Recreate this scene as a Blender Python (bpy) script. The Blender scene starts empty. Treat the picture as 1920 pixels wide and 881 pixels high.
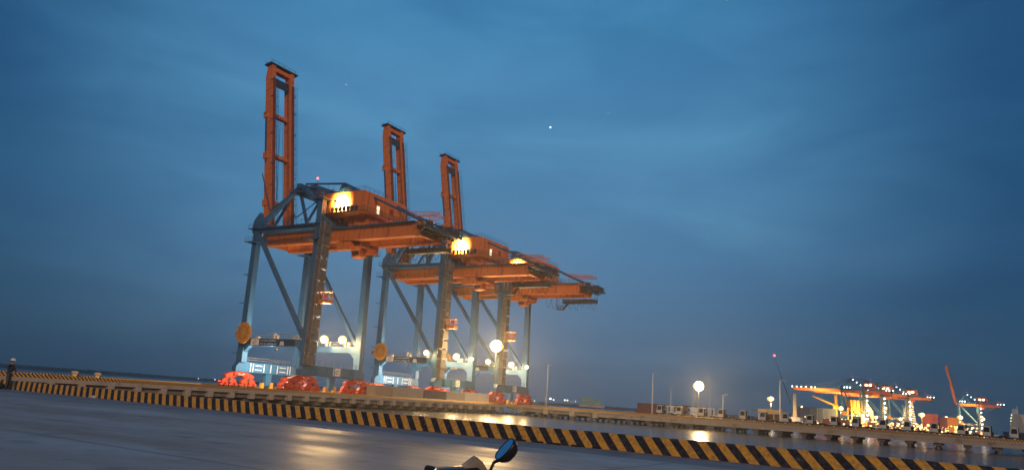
import bpy, bmesh, math, random
from mathutils import Vector, Matrix
R = math.radians
HAZE = 0.0003
random.seed(7)
sc = bpy.context.scene
col = sc.collection

# ------------------------------------------------------------------ camera
YAW, PITCH, ROLL = R(32.0), math.atan(310 / 1380.0), R(3.92)
fw = Vector((math.cos(YAW) * math.cos(PITCH), math.sin(YAW) * math.cos(PITCH), math.sin(PITCH)))
rt = Vector((math.sin(YAW), -math.cos(YAW), 0))
up = rt.cross(fw)
r2 = rt * math.cos(ROLL) + up * math.sin(ROLL)
u2 = up * math.cos(ROLL) - rt * math.sin(ROLL)
cam_d = bpy.data.cameras.new('camera')
cam_d.sensor_width = 36
cam_d.lens = 1380 / 1920 * 36
cam_d.clip_start = 0.1
cam_d.clip_end = 30000
cam = bpy.data.objects.new('camera', cam_d)
col.objects.link(cam)
cam.matrix_world = Matrix(((r2.x, u2.x, -fw.x, 0), (r2.y, u2.y, -fw.y, 0), (r2.z, u2.z, -fw.z, 1.35), (0, 0, 0, 1)))
sc.camera = cam

# ------------------------------------------------------------------ world: dusk sky
SUN_ROT, SUN_EL = R(222), R(18.0)
w = bpy.data.worlds.new('World')
sc.world = w
w.use_nodes = True
nt = w.node_tree
bg = nt.nodes['Background']
sky = nt.nodes.new('ShaderNodeTexSky')
sky.sky_type = 'NISHITA'
sky.sun_disc = False
sky.sun_elevation = SUN_EL
sky.sun_rotation = SUN_ROT
sky.ozone_density = 6.0
sky.dust_density = 0.6
tint = nt.nodes.new('ShaderNodeMix'); tint.data_type = 'RGBA'; tint.blend_type = 'MIX'
tint.inputs[0].default_value = 0.95
sepz = nt.nodes.new('ShaderNodeSeparateXYZ')
def sky_ramp(stops):
    n_ = nt.nodes.new('ShaderNodeValToRGB'); el = n_.color_ramp.elements
    while len(el) < len(stops): el.new(0.5)
    for e_, (p_, c_) in zip(el, stops): e_.position = p_; e_.color = (*[v / SKY for v in c_], 1)
    return n_
SKY = 0.09
clear = sky_ramp(((0.0, (.016, .056, .105)), (0.05, (.016, .066, .128)), (0.2, (.014, .078, .178)), (0.36, (.012, .080, .198)), (1.0, (.010, .062, .165))))
thin = sky_ramp(((0.0, (.080, .165, .27)), (0.08, (.082, .20, .35)), (0.2, (.080, .245, .44)), (0.36, (.072, .262, .48)), (0.5, (.050, .225, .45)), (1.0, (.03, .12, .27))))
lobe = nt.nodes.new('ShaderNodeVectorMath'); lobe.operation = 'DOT_PRODUCT'; lobe.inputs[1].default_value = (0.775, 0.525, 0.352)   # brighter lobe ahead of the camera, lens vignetting painted into the sky
lmap = nt.nodes.new('ShaderNodeMapRange'); lmap.interpolation_type = 'SMOOTHSTEP'; lmap.inputs[1].default_value = 0.80; lmap.inputs[2].default_value = 1.0
lmix = nt.nodes.new('ShaderNodeMix'); lmix.data_type = 'RGBA'
tc = nt.nodes.new('ShaderNodeTexCoord')
mp = nt.nodes.new('ShaderNodeMapping'); mp.inputs['Scale'].default_value = (1.3, 1.3, 4.2); mp.inputs['Rotation'].default_value = (0.22, -0.12, 0.4)
no = nt.nodes.new('ShaderNodeTexNoise'); no.inputs['Scale'].default_value = 2.2
no.inputs['Detail'].default_value = 7; no.inputs['Roughness'].default_value = 0.55; no.inputs['Distortion'].default_value = 0.6
rp = nt.nodes.new('ShaderNodeValToRGB')
rp.color_ramp.elements[0].position = 0.40; rp.color_ramp.elements[0].color = (0.86, 0.88, 0.90, 1)
rp.color_ramp.elements[1].position = 0.72; rp.color_ramp.elements[1].color = (1.32, 1.18, 1.11, 1)
cl = nt.nodes.new('ShaderNodeMix'); cl.data_type = 'RGBA'; cl.blend_type = 'MULTIPLY'; cl.inputs[0].default_value = 1.0
nt.links.new(tc.outputs['Generated'], sepz.inputs[0]); 
for n_ in (clear, thin): nt.links.new(sepz.outputs[2], n_.inputs['Fac'])
nt.links.new(tc.outputs['Generated'], lobe.inputs[0]); nt.links.new(lobe.outputs['Value'], lmap.inputs[0]); nt.links.new(lmap.outputs[0], lmix.inputs[0])
nt.links.new(clear.outputs['Color'], lmix.inputs[6]); nt.links.new(thin.outputs['Color'], lmix.inputs[7]); nt.links.new(lmix.outputs[2], tint.inputs[7])
nt.links.new(tc.outputs['Generated'], mp.inputs['Vector'])
nt.links.new(mp.outputs['Vector'], no.inputs['Vector'])
nt.links.new(no.outputs['Fac'], rp.inputs['Fac'])
nt.links.new(sky.outputs['Color'], tint.inputs[6])
nt.links.new(tint.outputs[2], cl.inputs[6])
nt.links.new(rp.outputs['Color'], cl.inputs[7])
nt.links.new(cl.outputs[2], bg.inputs['Color'])
bg.inputs['Strength'].default_value = SKY

# one weak warm sun: afterglow behind the camera, also filling in for unseen wharf lamps
sd = bpy.data.lights.new('warm_fill_sun', 'SUN')
sd.energy = 1.35; sd.angle = R(14); sd.color = (1.0, 0.66, 0.40)
so = bpy.data.objects.new('warm_fill_sun', sd); col.objects.link(so)
sdir = Vector((math.sin(SUN_ROT) * math.cos(SUN_EL), math.cos(SUN_ROT) * math.cos(SUN_EL), math.sin(SUN_EL)))
so.rotation_euler = sdir.to_track_quat('Z', 'Y').to_euler()
so.location = (-30, -30, 40)

vs = sc.view_settings
sc.display_settings.display_device = 'sRGB'
vs.view_transform = 'Standard'; vs.look = 'None'; vs.gamma = 1; vs.exposure = 0
vs.use_curve_mapping = False
cy = sc.cycles
cy.use_denoising = True
cy.max_bounces = 6; cy.diffuse_bounces = 2; cy.glossy_bounces = 3; cy.transmission_bounces = 4; cy.volume_bounces = 0
cy.sample_clamp_indirect = 3.0
cy.caustics_reflective = False; cy.caustics_refractive = False

# ------------------------------------------------------------------ materials
MATS = {}
def mat(name, c, rough=0.55, metal=0.0, var=0.25, scale=1.5, bump=0.0, dirt=None, stretch=(1, 1, 1), spec=0.5):
    """painted / cast surface: colour mottled by object-space noise, optional dirt colour, fine relief"""
    if name in MATS: return MATS[name]
    m = bpy.data.materials.new(name); m.use_nodes = True
    n = m.node_tree; b = n.nodes['Principled BSDF']
    b.inputs['Roughness'].default_value = rough; b.inputs['Metallic'].default_value = metal
    b.inputs['Specular IOR Level'].default_value = spec
    t = n.nodes.new('ShaderNodeTexCoord'); mp = n.nodes.new('ShaderNodeMapping')
    mp.inputs['Scale'].default_value = stretch
    no = n.nodes.new('ShaderNodeTexNoise'); no.inputs['Scale'].default_value = scale
    no.inputs['Detail'].default_value = 6; no.inputs['Roughness'].default_value = 0.62
    n.links.new(t.outputs['Object'], mp.inputs['Vector']); n.links.new(mp.outputs['Vector'], no.inputs['Vector'])
    r = n.nodes.new('ShaderNodeValToRGB')
    d = dirt if dirt else tuple(x * (1 - 1.6 * var) for x in c)
    e = r.color_ramp.elements
    e[0].position = 0.30; e[0].color = (*[max(0, x) for x in d], 1)
    e[1].position = 0.62; e[1].color = (*[min(1, x * (1 + 0.35 * var)) for x in c], 1)
    k = e.new(0.45); k.color = (*c, 1)
    n.links.new(no.outputs['Fac'], r.inputs['Fac']); n.links.new(r.outputs['Color'], b.inputs['Base Color'])
    rr = n.nodes.new('ShaderNodeMapRange'); rr.inputs[3].default_value = min(1, rough + 0.15); rr.inputs[4].default_value = max(0.05, rough - 0.1)
    n.links.new(no.outputs['Fac'], rr.inputs[0]); n.links.new(rr.outputs[0], b.inputs['Roughness'])
    if bump:
        bp = n.nodes.new('ShaderNodeBump'); bp.inputs['Strength'].default_value = bump; bp.inputs['Distance'].default_value = 0.05
        n.links.new(no.outputs['Fac'], bp.inputs['Height']); n.links.new(bp.outputs['Normal'], b.inputs['Normal'])
    MATS[name] = m
    return m

def emit(name, c, s, sampled=False):
    if name in MATS: return MATS[name]
    m = bpy.data.materials.new(name); m.use_nodes = True
    n = m.node_tree; n.nodes.remove(n.nodes['Principled BSDF'])
    e = n.nodes.new('ShaderNodeEmission'); e.inputs['Color'].default_value = (*c, 1); e.inputs['Strength'].default_value = s
    n.links.new(e.outputs[0], n.nodes['Material Output'].inputs['Surface'])
    m.cycles.emission_sampling = 'AUTO' if sampled else 'NONE'
    MATS[name] = m
    return m

def stripes(name, period, slant, axis):
    """diagonal black and yellow paint, worn, on a kerb running along one object axis"""
    m = bpy.data.materials.new(name); m.use_nodes = True
    n = m.node_tree; b = n.nodes['Principled BSDF']; b.inputs['Roughness'].default_value = 0.6
    t = n.nodes.new('ShaderNodeTexCoord'); s = n.nodes.new('ShaderNodeSeparateXYZ')
    n.links.new(t.outputs['Object'], s.inputs[0])
    def mth(op, a, v):
        q = n.nodes.new('ShaderNodeMath'); q.operation = op
        n.links.new(a, q.inputs[0])
        if isinstance(v, (int, float)): q.inputs[1].default_value = v
        else: n.links.new(v, q.inputs[1])
        return q.outputs[0]
    no = n.nodes.new('ShaderNodeTexNoise'); no.inputs['Scale'].default_value = 3.0; no.inputs['Detail'].default_value = 5
    n.links.new(t.outputs['Object'], no.inputs['Vector'])
    a = mth('MULTIPLY_ADD', s.outputs[2], -slant); a.node.inputs[2].default_value = 0
    n.links.new(s.outputs[axis], a.node.inputs[2])
    wob = mth('MULTIPLY', no.outputs['Fac'], 0.05)
    a = mth('ADD', a, wob)
    a = mth('FRACT', mth('DIVIDE', a, period), 0)
    a = mth('GREATER_THAN', a, 0.5)
    f = n.nodes.new('ShaderNodeTexNoise'); f.inputs['Scale'].default_value = 9; f.inputs['Detail'].default_value = 8
    n.links.new(t.outputs['Object'], f.inputs['Vector'])
    def ramp(c0, c1):
        r = n.nodes.new('ShaderNodeValToRGB'); r.color_ramp.elements[0].position = 0.32; r.color_ramp.elements[1].position = 0.58
        r.color_ramp.elements[0].color = (*c0, 1); r.color_ramp.elements[1].color = (*c1, 1)
        n.links.new(f.outputs['Fac'], r.inputs['Fac']); return r.outputs['Color']
    y = ramp((0.46, 0.25, 0.06), (0.80, 0.40, 0.04)); k = ramp((0.06, 0.05, 0.045), (0.016, 0.014, 0.016))
    mx = n.nodes.new('ShaderNodeMix'); mx.data_type = 'RGBA'
    n.links.new(a, mx.inputs[0]); n.links.new(k, mx.inputs[6]); n.links.new(y, mx.inputs[7])
    ch = n.nodes.new('ShaderNodeTexNoise'); ch.inputs['Scale'].default_value = 5.5; ch.inputs['Detail'].default_value = 10; ch.inputs['Roughness'].default_value = 0.75
    n.links.new(t.outputs['Object'], ch.inputs['Vector'])
    cr = n.nodes.new('ShaderNodeValToRGB'); cr.color_ramp.elements[0].position = 0.60; cr.color_ramp.elements[0].color = (0, 0, 0, 1); cr.color_ramp.elements[1].position = 0.66; cr.color_ramp.elements[1].color = (1, 1, 1, 1)
    n.links.new(ch.outputs['Fac'], cr.inputs['Fac'])
    m5 = n.nodes.new('ShaderNodeMix'); m5.data_type = 'RGBA'; n.links.new(cr.outputs['Color'], m5.inputs[0]); n.links.new(mx.outputs[2], m5.inputs[6]); m5.inputs[7].default_value = (0.22, 0.20, 0.17, 1)
    n.links.new(m5.outputs[2], b.inputs['Base Color'])
    return m

BLUE = mat('blue_paint', (0.036, 0.14, 0.27), 0.45, 0, 0.25, 1.2, stretch=(1, 1, 0.12), dirt=(0.05, 0.085, 0.12))
ORANGE = mat('orange_paint', (0.74, 0.195, 0.028), 0.45, 0, 0.25, 1.3, stretch=(1, 1, 0.16), dirt=(0.36, 0.085, 0.028))
RED = mat('red_paint', (0.58, 0.05, 0.014), 0.42, 0, 0.35, 1.6, dirt=(0.16, 0.015, 0.01))
YELLOW = mat('yellow_paint', (0.72, 0.33, 0.03), 0.45, 0, 0.25, 1.5)
DARK = mat('dark_steel', (0.07, 0.085, 0.10), 0.5, 0.3, 0.3, 1.5)
DBLUE = mat('dark_blue_steel', (0.035, 0.11, 0.23), 0.5, 0.1, 0.3, 1.0)
GALV = mat('galvanised_steel', (0.27, 0.25, 0.22), 0.5, 0.3, 0.4, 1.2)
NAVY = mat('navy_board', (0.03, 0.055, 0.09), 0.4, 0, 0.1, 1)
WHITE = mat('white_paint', (0.72, 0.71, 0.67), 0.45, 0, 0.12, 1.2)
LOGO = mat('grey_print', (0.16, 0.15, 0.15), 0.5, 0, 0.1, 4)
LETTER = mat('pale_print', (0.55, 0.60, 0.68), 0.5, 0, 0.15, 9)
RUBBER = mat('rubber', (0.02, 0.02, 0.02), 0.7, 0, 0.3, 5)
CABLE = mat('cable', (0.03, 0.03, 0.035), 0.6, 0, 0.1, 5)
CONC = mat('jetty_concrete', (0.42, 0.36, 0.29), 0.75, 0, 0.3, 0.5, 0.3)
CONC_D = mat('pile_concrete', (0.17, 0.155, 0.14), 0.8, 0, 0.35, 0.8, 0.3)  # piles and cap beams darkened, shade under the decks put into the colour
GLASS_D = mat('dark_glass', (0.02, 0.03, 0.04), 0.08, 0, 0.1, 1)

# ------------------------------------------------------------------ mesh builder
SMALL = {'landing', 'stair_flight', 'handrail', 'lattice', 'rib', 'stiffener', 'boom_stiffener', 'wall_rib', 'lettering', 'emblem', 'equipment_box', 'festoon_cable', 'string_lamp', 'boom_lamp', 'lit_window', 'deck_lamp', 'sheave_block', 'roof_rail', 'house_support', 'aerial', 'hoist_rope', 'ladder', 'spoke', 'service_jib', 'boom_pipe', 'boom_walkway', 'tip_platform', 'apex_platform', 'leg_platform', 'leg_head_platform'}
class MB:
    def __init__(s): s.v = []; s.f = []
    def add(s, vs, fs):
        o = len(s.v); s.v += [tuple(x) for x in vs]; s.f += [tuple(i + o for i in f) for f in fs]; return s
    def box(s, x0, x1, y0, y1, z0, z1):
        return s.add([(x0, y0, z0), (x1, y0, z0), (x1, y1, z0), (x0, y1, z0), (x0, y0, z1), (x1, y0, z1), (x1, y1, z1), (x0, y1, z1)],
                     [(0, 3, 2, 1), (4, 5, 6, 7), (0, 1, 5, 4), (1, 2, 6, 5), (2, 3, 7, 6), (3, 0, 4, 7)])
    def beam(s, p, q, a, b, a2=None, b2=None, side=(1, 0, 0)):
        """rectangular bar p->q; a = width along 'side', b = the other; a2, b2 at q"""
        p = Vector(p); q = Vector(q); d = (q - p).normalized(); sd = Vector(side); sd = (sd - d * sd.dot(d)).normalized(); o = d.cross(sd)
        a2 = a if a2 is None else a2; b2 = b if b2 is None else b2
        vs = []
        for c, A, B in ((p, a, b), (q, a2, b2)):
            for i, j in ((-1, -1), (1, -1), (1, 1), (-1, 1)): vs.append(c + sd * (A / 2 * i) + o * (B / 2 * j))
        return s.add(vs, [(0, 3, 2, 1), (4, 5, 6, 7), (0, 1, 5, 4), (1, 2, 6, 5), (2, 3, 7, 6), (3, 0, 4, 7)])
    def tube(s, p, q, r, n=6, r2=None):
        p = Vector(p); q = Vector(q); d = (q - p).normalized(); a = d.orthogonal().normalized(); b = d.cross(a); r2 = r if r2 is None else r2
        vs = [p + (a * math.cos(t) + b * math.sin(t)) * r for t in [2 * math.pi * i / n for i in range(n)]]
        vs += [q + (a * math.cos(t) + b * math.sin(t)) * r2 for t in [2 * math.pi * i / n for i in range(n)]]
        return s.add(vs, [(i, (i + 1) % n, n + (i + 1) % n, n + i) for i in range(n)] + [tuple(range(n))[::-1], tuple(range(n, 2 * n))])
    def path(s, pts, r, n=5):
        for a, b in zip(pts, pts[1:]): s.tube(a, b, r, n)
        return s
    def prism(s, prof, axis, t0, t1):
        """profile of 2-D points extruded along an axis; axis x: (y,z), y: (x,z), z: (x,y)"""
        def pt(a, b, t): return {'x': (t, a, b), 'y': (a, t, b), 'z': (a, b, t)}[axis]
        n = len(prof)
        return s.add([pt(*p, t0) for p in prof] + [pt(*p, t1) for p in prof],
                     [(i, (i + 1) % n, n + (i + 1) % n, n + i) for i in range(n)] + [tuple(range(n))[::-1], tuple(range(n, 2 * n))])
    def lathe(s, c, axis, prof, n=24):
        """prof = (radius, offset along axis)"""
        c = Vector(c); d = Vector(axis).normalized(); a = d.orthogonal().normalized(); b = d.cross(a); m = len(prof); vs = []
        for i in range(n):
            t = 2 * math.pi * i / n
            for r, h in prof: vs.append(c + (a * math.cos(t) + b * math.sin(t)) * r + d * h)
        return s.add(vs, [(i * m + j, ((i + 1) % n) * m + j, ((i + 1) % n) * m + j + 1, i * m + j + 1) for i in range(n) for j in range(m - 1)])
    def sphere(s, c, r, n=10, sz=(1, 1, 1)):
        k = n // 2
        prof = [(math.sin(math.pi * j / k) * r, -math.cos(math.pi * j / k) * r) for j in range(k + 1)]
        o = len(s.v); s.lathe((0, 0, 0), (0, 0, 1), prof, n)
        for i in range(o, len(s.v)):
            v = s.v[i]; s.v[i] = (v[0] * sz[0] + c[0], v[1] * sz[1] + c[1], v[2] * sz[2] + c[2])
        return s
    def rail(s, pts, h=1.1, step=1.6, r=0.035, mids=1):
        """hand rail along a polyline of deck points"""
        for a, b in zip(pts, pts[1:]):
            a = Vector(a); b = Vector(b); L = (b - a).length; n = max(1, int(round(L / step)))
            for i in range(n + 1):
                p = a.lerp(b, i / n); s.tube(p, p + Vector((0, 0, h)), r, 4)
            for k in range(mids + 1):
                z = Vector((0, 0, h * (1 - 0.48 * k))); s.tube(a + z, b + z, r, 4)
        return s
    def build(s, name, m, parent=None, smooth=False, loc=None):
        me = bpy.data.meshes.new(name); me.from_pydata(s.v, [], s.f)
        bm = bmesh.new(); bm.from_mesh(me); bmesh.ops.recalc_face_normals(bm, faces=bm.faces); bm.to_mesh(me); bm.free()
        me.materials.append(m)
        if smooth: me.polygons.foreach_set('use_smooth', [True] * len(me.polygons))
        o = bpy.data.objects.new(name, me); col.objects.link(o)
        if name in SMALL: o['kind'] = 'stuff'
        if parent: o.parent = parent
        if loc: o.location = loc
        return o

def tag(o, label, cat, group=None, kind=None):
    if label: o['label'] = label
    if cat: o['category'] = cat
    if group: o['group'] = group
    if kind: o['kind'] = kind
    return o
def empty(name, loc=(0, 0, 0), rz=0.0):
    o = bpy.data.objects.new(name, None); col.objects.link(o); o.location = loc; o.rotation_euler = (0, 0, rz); o.empty_display_size = 0.5
    return o
def kids(o): return [c for c in bpy.data.objects if c.parent == o]
def copy_tree(o, parent=None):
    c = o.copy(); col.objects.link(c); c.parent = parent
    for k in TREE.get(o.name, None) or kids(o): copy_tree(k, c)
    return c
TREE = {}
def place(o, m, parent, loc, rz=0, name=None):
    """another copy of a mesh part"""
    c = o.copy(); col.objects.link(c); c.parent = parent; c.location = loc; c.rotation_euler = (0, 0, rz)
    return c
def light(name, parent, loc, power, color, size=0.4, spot=None, aim=None):
    d = bpy.data.lights.new(name, 'SPOT' if spot else 'POINT'); d.energy = power; d.color = color; d.shadow_soft_size = size
    o = bpy.data.objects.new(name, d); col.objects.link(o); o.parent = parent; o.location = loc
    if spot:
        d.spot_size = spot; d.spot_blend = 0.6
        o.rotation_euler = (-Vector(aim)).to_track_quat('Z', 'Y').to_euler()
    return o
WARM = (1.0, 0.62, 0.24)
COOL = (1.0, 0.90, 0.72)
BULB = emit('sodium_bulb', (1.0, 0.72, 0.34), 30)
EDGE = emit('glare_fringe', (1.0, 0.56, 0.14), 1.9)  # orange glare fringe around lamp cores, painted as emission
BULB_FAR = emit('sodium_bulb_far', (1.0, 0.68, 0.30), 14)
BULB_WHITE = emit('white_bulb', (0.80, 0.95, 1.0), 9)
BULB_RED = emit('red_beacon_lamp', (1.0, 0.10, 0.08), 6)
LIT_WIN = emit('lit_window', (1.0, 0.86, 0.55), 1.3)

# ------------------------------------------------------------------ the setting: water, near wharf, jetty, trestle, far bank
WATER_Z = -2.6
def ground_mat():
    m = bpy.data.materials.new('wharf_concrete'); m.use_nodes = True
    n = m.node_tree; b = n.nodes['Principled BSDF']; L = n.links.new
    t = n.nodes.new('ShaderNodeTexCoord')
    mp = n.nodes.new('ShaderNodeMapping'); mp.inputs['Scale'].default_value = (1.0, 0.35, 1)
    L(t.outputs['Object'], mp.inputs['Vector'])
    big = n.nodes.new('ShaderNodeTexNoise'); big.inputs['Scale'].default_value = 0.28; big.inputs['Detail'].default_value = 7; big.inputs['Roughness'].default_value = 0.62
    L(mp.outputs['Vector'], big.inputs['Vector'])
    fine = n.nodes.new('ShaderNodeTexNoise'); fine.inputs['Scale'].default_value = 14; fine.inputs['Detail'].default_value = 8
    L(t.outputs['Object'], fine.inputs['Vector'])
    r = n.nodes.new('ShaderNodeValToRGB'); e = r.color_ramp.elements
    e[0].position = 0.30; e[0].color = (0.30, 0.27, 0.225, 1); e[1].position = 0.66; e[1].color = (0.52, 0.475, 0.40, 1)
    k = e.new(0.48); k.color = (0.42, 0.385, 0.325, 1)
    L(big.outputs['Fac'], r.inputs['Fac'])
    mx = n.nodes.new('ShaderNodeMix'); mx.data_type = 'RGBA'; mx.blend_type = 'MULTIPLY'; mx.inputs[0].default_value = 0.35
    L(r.outputs['Color'], mx.inputs[6]); L(fine.outputs['Fac'], mx.inputs[7])
    # oil stains, tyre marks and worn patches
    st = n.nodes.new('ShaderNodeTexNoise'); st.inputs['Scale'].default_value = 1.1; st.inputs['Detail'].default_value = 9; st.inputs['Roughness'].default_value = 0.7
    L(t.outputs['Object'], st.inputs['Vector'])
    sr = n.nodes.new('ShaderNodeValToRGB'); sr.color_ramp.elements[0].position = 0.33; sr.color_ramp.elements[0].color = (0.45, 0.45, 0.45, 1); sr.color_ramp.elements[1].position = 0.47; sr.color_ramp.elements[1].color = (1, 1, 1, 1)
    L(st.outputs['Fac'], sr.inputs['Fac'])
    m3 = n.nodes.new('ShaderNodeMix'); m3.data_type = 'RGBA'; m3.blend_type = 'MULTIPLY'; m3.inputs[0].default_value = 0.8
    L(mx.outputs[2], m3.inputs[6]); L(sr.outputs['Color'], m3.inputs[7])
    mt = n.nodes.new('ShaderNodeMapping'); mt.inputs['Rotation'].default_value = (0, 0, 0.12); mt.inputs['Scale'].default_value = (1.6, 0.03, 1)
    L(t.outputs['Object'], mt.inputs['Vector'])
    ty_ = n.nodes.new('ShaderNodeTexNoise'); ty_.inputs['Scale'].default_value = 1.0; ty_.inputs['Detail'].default_value = 6; L(mt.outputs['Vector'], ty_.inputs['Vector'])
    tr_ = n.nodes.new('ShaderNodeValToRGB'); tr_.color_ramp.elements[0].position = 0.36; tr_.color_ramp.elements[0].color = (0.6, 0.6, 0.6, 1); tr_.color_ramp.elements[1].position = 0.46; tr_.color_ramp.elements[1].color = (1, 1, 1, 1)
    L(ty_.outputs['Fac'], tr_.inputs['Fac'])
    m4 = n.nodes.new('ShaderNodeMix'); m4.data_type = 'RGBA'; m4.blend_type = 'MULTIPLY'; m4.inputs[0].default_value = 0.45
    L(m3.outputs[2], m4.inputs[6]); L(tr_.outputs['Color'], m4.inputs[7]); L(m4.outputs[2], b.inputs['Base Color'])
    rr = n.nodes.new('ShaderNodeMapRange'); rr.inputs[1].default_value = 0.34; rr.inputs[2].default_value = 0.62
    rr.inputs[3].default_value = 0.62; rr.inputs[4].default_value = 0.38
    L(big.outputs['Fac'], rr.inputs[0]); L(rr.outputs[0], b.inputs['Roughness'])
    bp = n.nodes.new('ShaderNodeBump'); bp.inputs['Strength'].default_value = 0.25; bp.inputs['Distance'].default_value = 0.01
    L(fine.outputs['Fac'], bp.inputs['Height'])
    b2 = n.nodes.new('ShaderNodeBump'); b2.inputs['Strength'].default_value = 0.35; b2.inputs['Distance'].default_value = 0.05
    L(big.outputs['Fac'], b2.inputs['Height']); L(bp.outputs['Normal'], b2.inputs['Normal']); L(b2.outputs['Normal'], b.inputs['Normal'])
    return m
def water_mat():
    m = bpy.data.materials.new('harbour_water'); m.use_nodes = True
    n = m.node_tree; b = n.nodes['Principled BSDF']; L = n.links.new
    b.inputs['Base Color'].default_value = (0.012, 0.022, 0.030, 1); b.inputs['Roughness'].default_value = 0.16; b.inputs['IOR'].default_value = 1.33
    t = n.nodes.new('ShaderNodeTexCoord')
    a = n.nodes.new('ShaderNodeTexNoise'); a.inputs['Scale'].default_value = 0.55; a.inputs['Detail'].default_value = 4
    c = n.nodes.new('ShaderNodeTexNoise'); c.inputs['Scale'].default_value = 2.6; c.inputs['Detail'].default_value = 3
    L(t.outputs['Object'], a.inputs['Vector']); L(t.outputs['Object'], c.inputs['Vector'])
    b1 = n.nodes.new('ShaderNodeBump'); b1.inputs['Strength'].default_value = 0.5; b1.inputs['Distance'].default_value = 0.10
    b2 = n.nodes.new('ShaderNodeBump'); b2.inputs['Strength'].default_value = 0.5; b2.inputs['Distance'].default_value = 0.03
    L(a.outputs['Fac'], b1.inputs['Height']); L(c.outputs['Fac'], b2.inputs['Height']); L(b1.outputs['Normal'], b2.inputs['Normal'])
    L(b2.outputs['Normal'], b.inputs['Normal'])
    return m
wm = MB(); S = 14000
wm.add([(-S, -S, 0), (S, -S, 0), (S, S, 0), (-S, S, 0)], [(0, 1, 2, 3)])
tag(wm.build('water', water_mat(), loc=(0, 0, WATER_Z)), None, None, kind='structure')

KX = 23.3           # foot of the near kerb
GM = ground_mat()
g = MB().box(-160, KX + 0.95, -260, 117.4, -1.2, 0)
wharf = tag(g.build('wharf_ground', GM), None, None, kind='structure')
# slab joints and the apron strip along the kerb
jm = mat('joint_filler', (0.07, 0.07, 0.07), 0.8, 0, 0.2, 4)
AP = mat('apron_concrete', (0.22, 0.22, 0.215), 0.55, 0, 0.3, 0.7, 0.3)
ap = MB().add([(KX - 2.7, -60, 0.004), (KX + 0.1, -60, 0.004), (KX + 0.1, 117, 0.004), (KX - 2.7, 117, 0.004)], [(0, 1, 2, 3)]).build('apron_strip', AP, wharf)
for x in (8.6, 14.6):
    MB().add([(x, -60, 0.004), (x + 0.022, -60, 0.004), (x + 0.022, 110, 0.004), (x, 110, 0.004)], [(0, 1, 2, 3)]).build('slab_joint', jm, wharf)
for y in range(-20, 110, 9):
    MB().add([(-20, y, 0.0045), (KX - 2.75, y, 0.0045), (KX - 2.75, y + 0.022, 0.0045), (-20, y + 0.022, 0.0045)], [(0, 1, 2, 3)]).build('slab_joint', jm, wharf)

def kerb(name, L, period, axis, label, slant, h=0.52, run=0.29, top=0.34):
    """sloped-face kerb along local x (axis 0) or y (axis 1), a slightly uneven casting"""
    m = MB(); n = int(L / 1.2); rnd = random.Random(3)
    for i in range(n + 1):
        t = L * i / n; d = rnd.uniform(-0.008, 0.008); e = rnd.uniform(-0.008, 0.008)
        prof = [(0 + d, 0), (0.02 + d, 0.06), (run - 0.04 + d, h - 0.03 + e), (run + d, h + e), (run + top - 0.04, h + e), (run + top, h - 0.04 + e), (run + top, 0)]
        for a, z in prof: m.v.append((a, t, z) if axis == 1 else (t, a, z))
    k = 7
    for i in range(n):
        for j in range(k - 1): m.f.append((i * k + j, i * k + j + 1, (i + 1) * k + j + 1, (i + 1) * k + j))
    m.f.append(tuple(range(k))); m.f.append(tuple(n * k + j for j in range(k)))
    o = m.build(name, stripes(name + '_paint', period, slant, axis))
    return tag(o, label, 'kerb')
k1 = kerb('quay_kerb', 176, 0.60, 1, 'black and yellow striped kerb along the near edge of the wet concrete wharf', 1.0)
k1.location = (KX, -58.5, 0)
# dark drain slots at the kerb foot
for y in (13.4, 12.7, 12.0, 24.4, 23.6, 11.2, 10.5):
    MB().box(KX - 0.16, KX + 0.012, y, y + random.uniform(0.25, 0.55), 0.005, 0.055).build('drain_slot', mat('drain_dark', (0.02, 0.02, 0.02), 0.8, 0, 0.2, 4), k1, loc=(-KX, 58.5, 0))

# crane jetty (runs along X at Y=118) ------------------------------------------------
AX0, AX1, AY0, AY1 = 23.0, 236.0, 118.0, 153.0
CX0, CX1 = 192.0, 207.0
j = MB().box(AX0, AX1, AY0 + 0.05, AY1, -0.62, 0)
jetty = tag(j.build('crane_jetty', CONC), None, None, kind='structure')
MB().box(AX0, CX0 - 0.05, AY0 - 0.06, AY0 + 0.044, -0.62, -0.003).build('edge_beam', CONC, jetty)
MB().box(AX0, CX0 - 0.1, AY0 + 0.75, AY0 + 1.3, -1.45, -0.625).build('recessed_beam', mat('jetty_concrete_dark', (0.24, 0.20, 0.16), 0.8, 0, 0.35, 0.5, 0.3), jetty)  # darker concrete tone on the recessed beam
pw = MB().box(-0.55, 0.55, -0.09, 0.74, -1.60, -0.622).build('beam_end', CONC, jetty, loc=(28, AY0, 0))
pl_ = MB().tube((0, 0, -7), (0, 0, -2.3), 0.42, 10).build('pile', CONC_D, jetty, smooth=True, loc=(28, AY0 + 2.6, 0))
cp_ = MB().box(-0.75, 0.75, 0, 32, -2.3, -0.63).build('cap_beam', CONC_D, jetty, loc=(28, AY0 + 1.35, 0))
x = 28 + 4.7
while x < CX0 - 1:
    place(pw, None, jetty, (x, AY0, 0)); place(pl_, None, jetty, (x, AY0 + 2.6, 0)); place(cp_, None, jetty, (x, AY0 + 1.35, 0))
    x += 4.7
for x in range(28, 232, 6):
    for y in (AY0 + 9, AY0 + 18, AY0 + 27, AY0 + 33):
        place(pl_, None, jetty, (x + random.uniform(-.3, .3), y, 0))
for y, nm in ((126.0, 'crane_rail'), (147.5, 'crane_rail')):
    for dy in (-0.0,):
        MB().box(30, 232, y - 0.05, y + 0.05, 0.002, 0.09).build(nm, GALV, jetty)
k2 = kerb('jetty_kerb', CX0 - AX0, 0.60, 0, 'striped kerb on the rear edge of the crane jetty, across the basin', -0.9)
k2.location = (AX0, AY0 - 0.02, 0)
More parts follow.
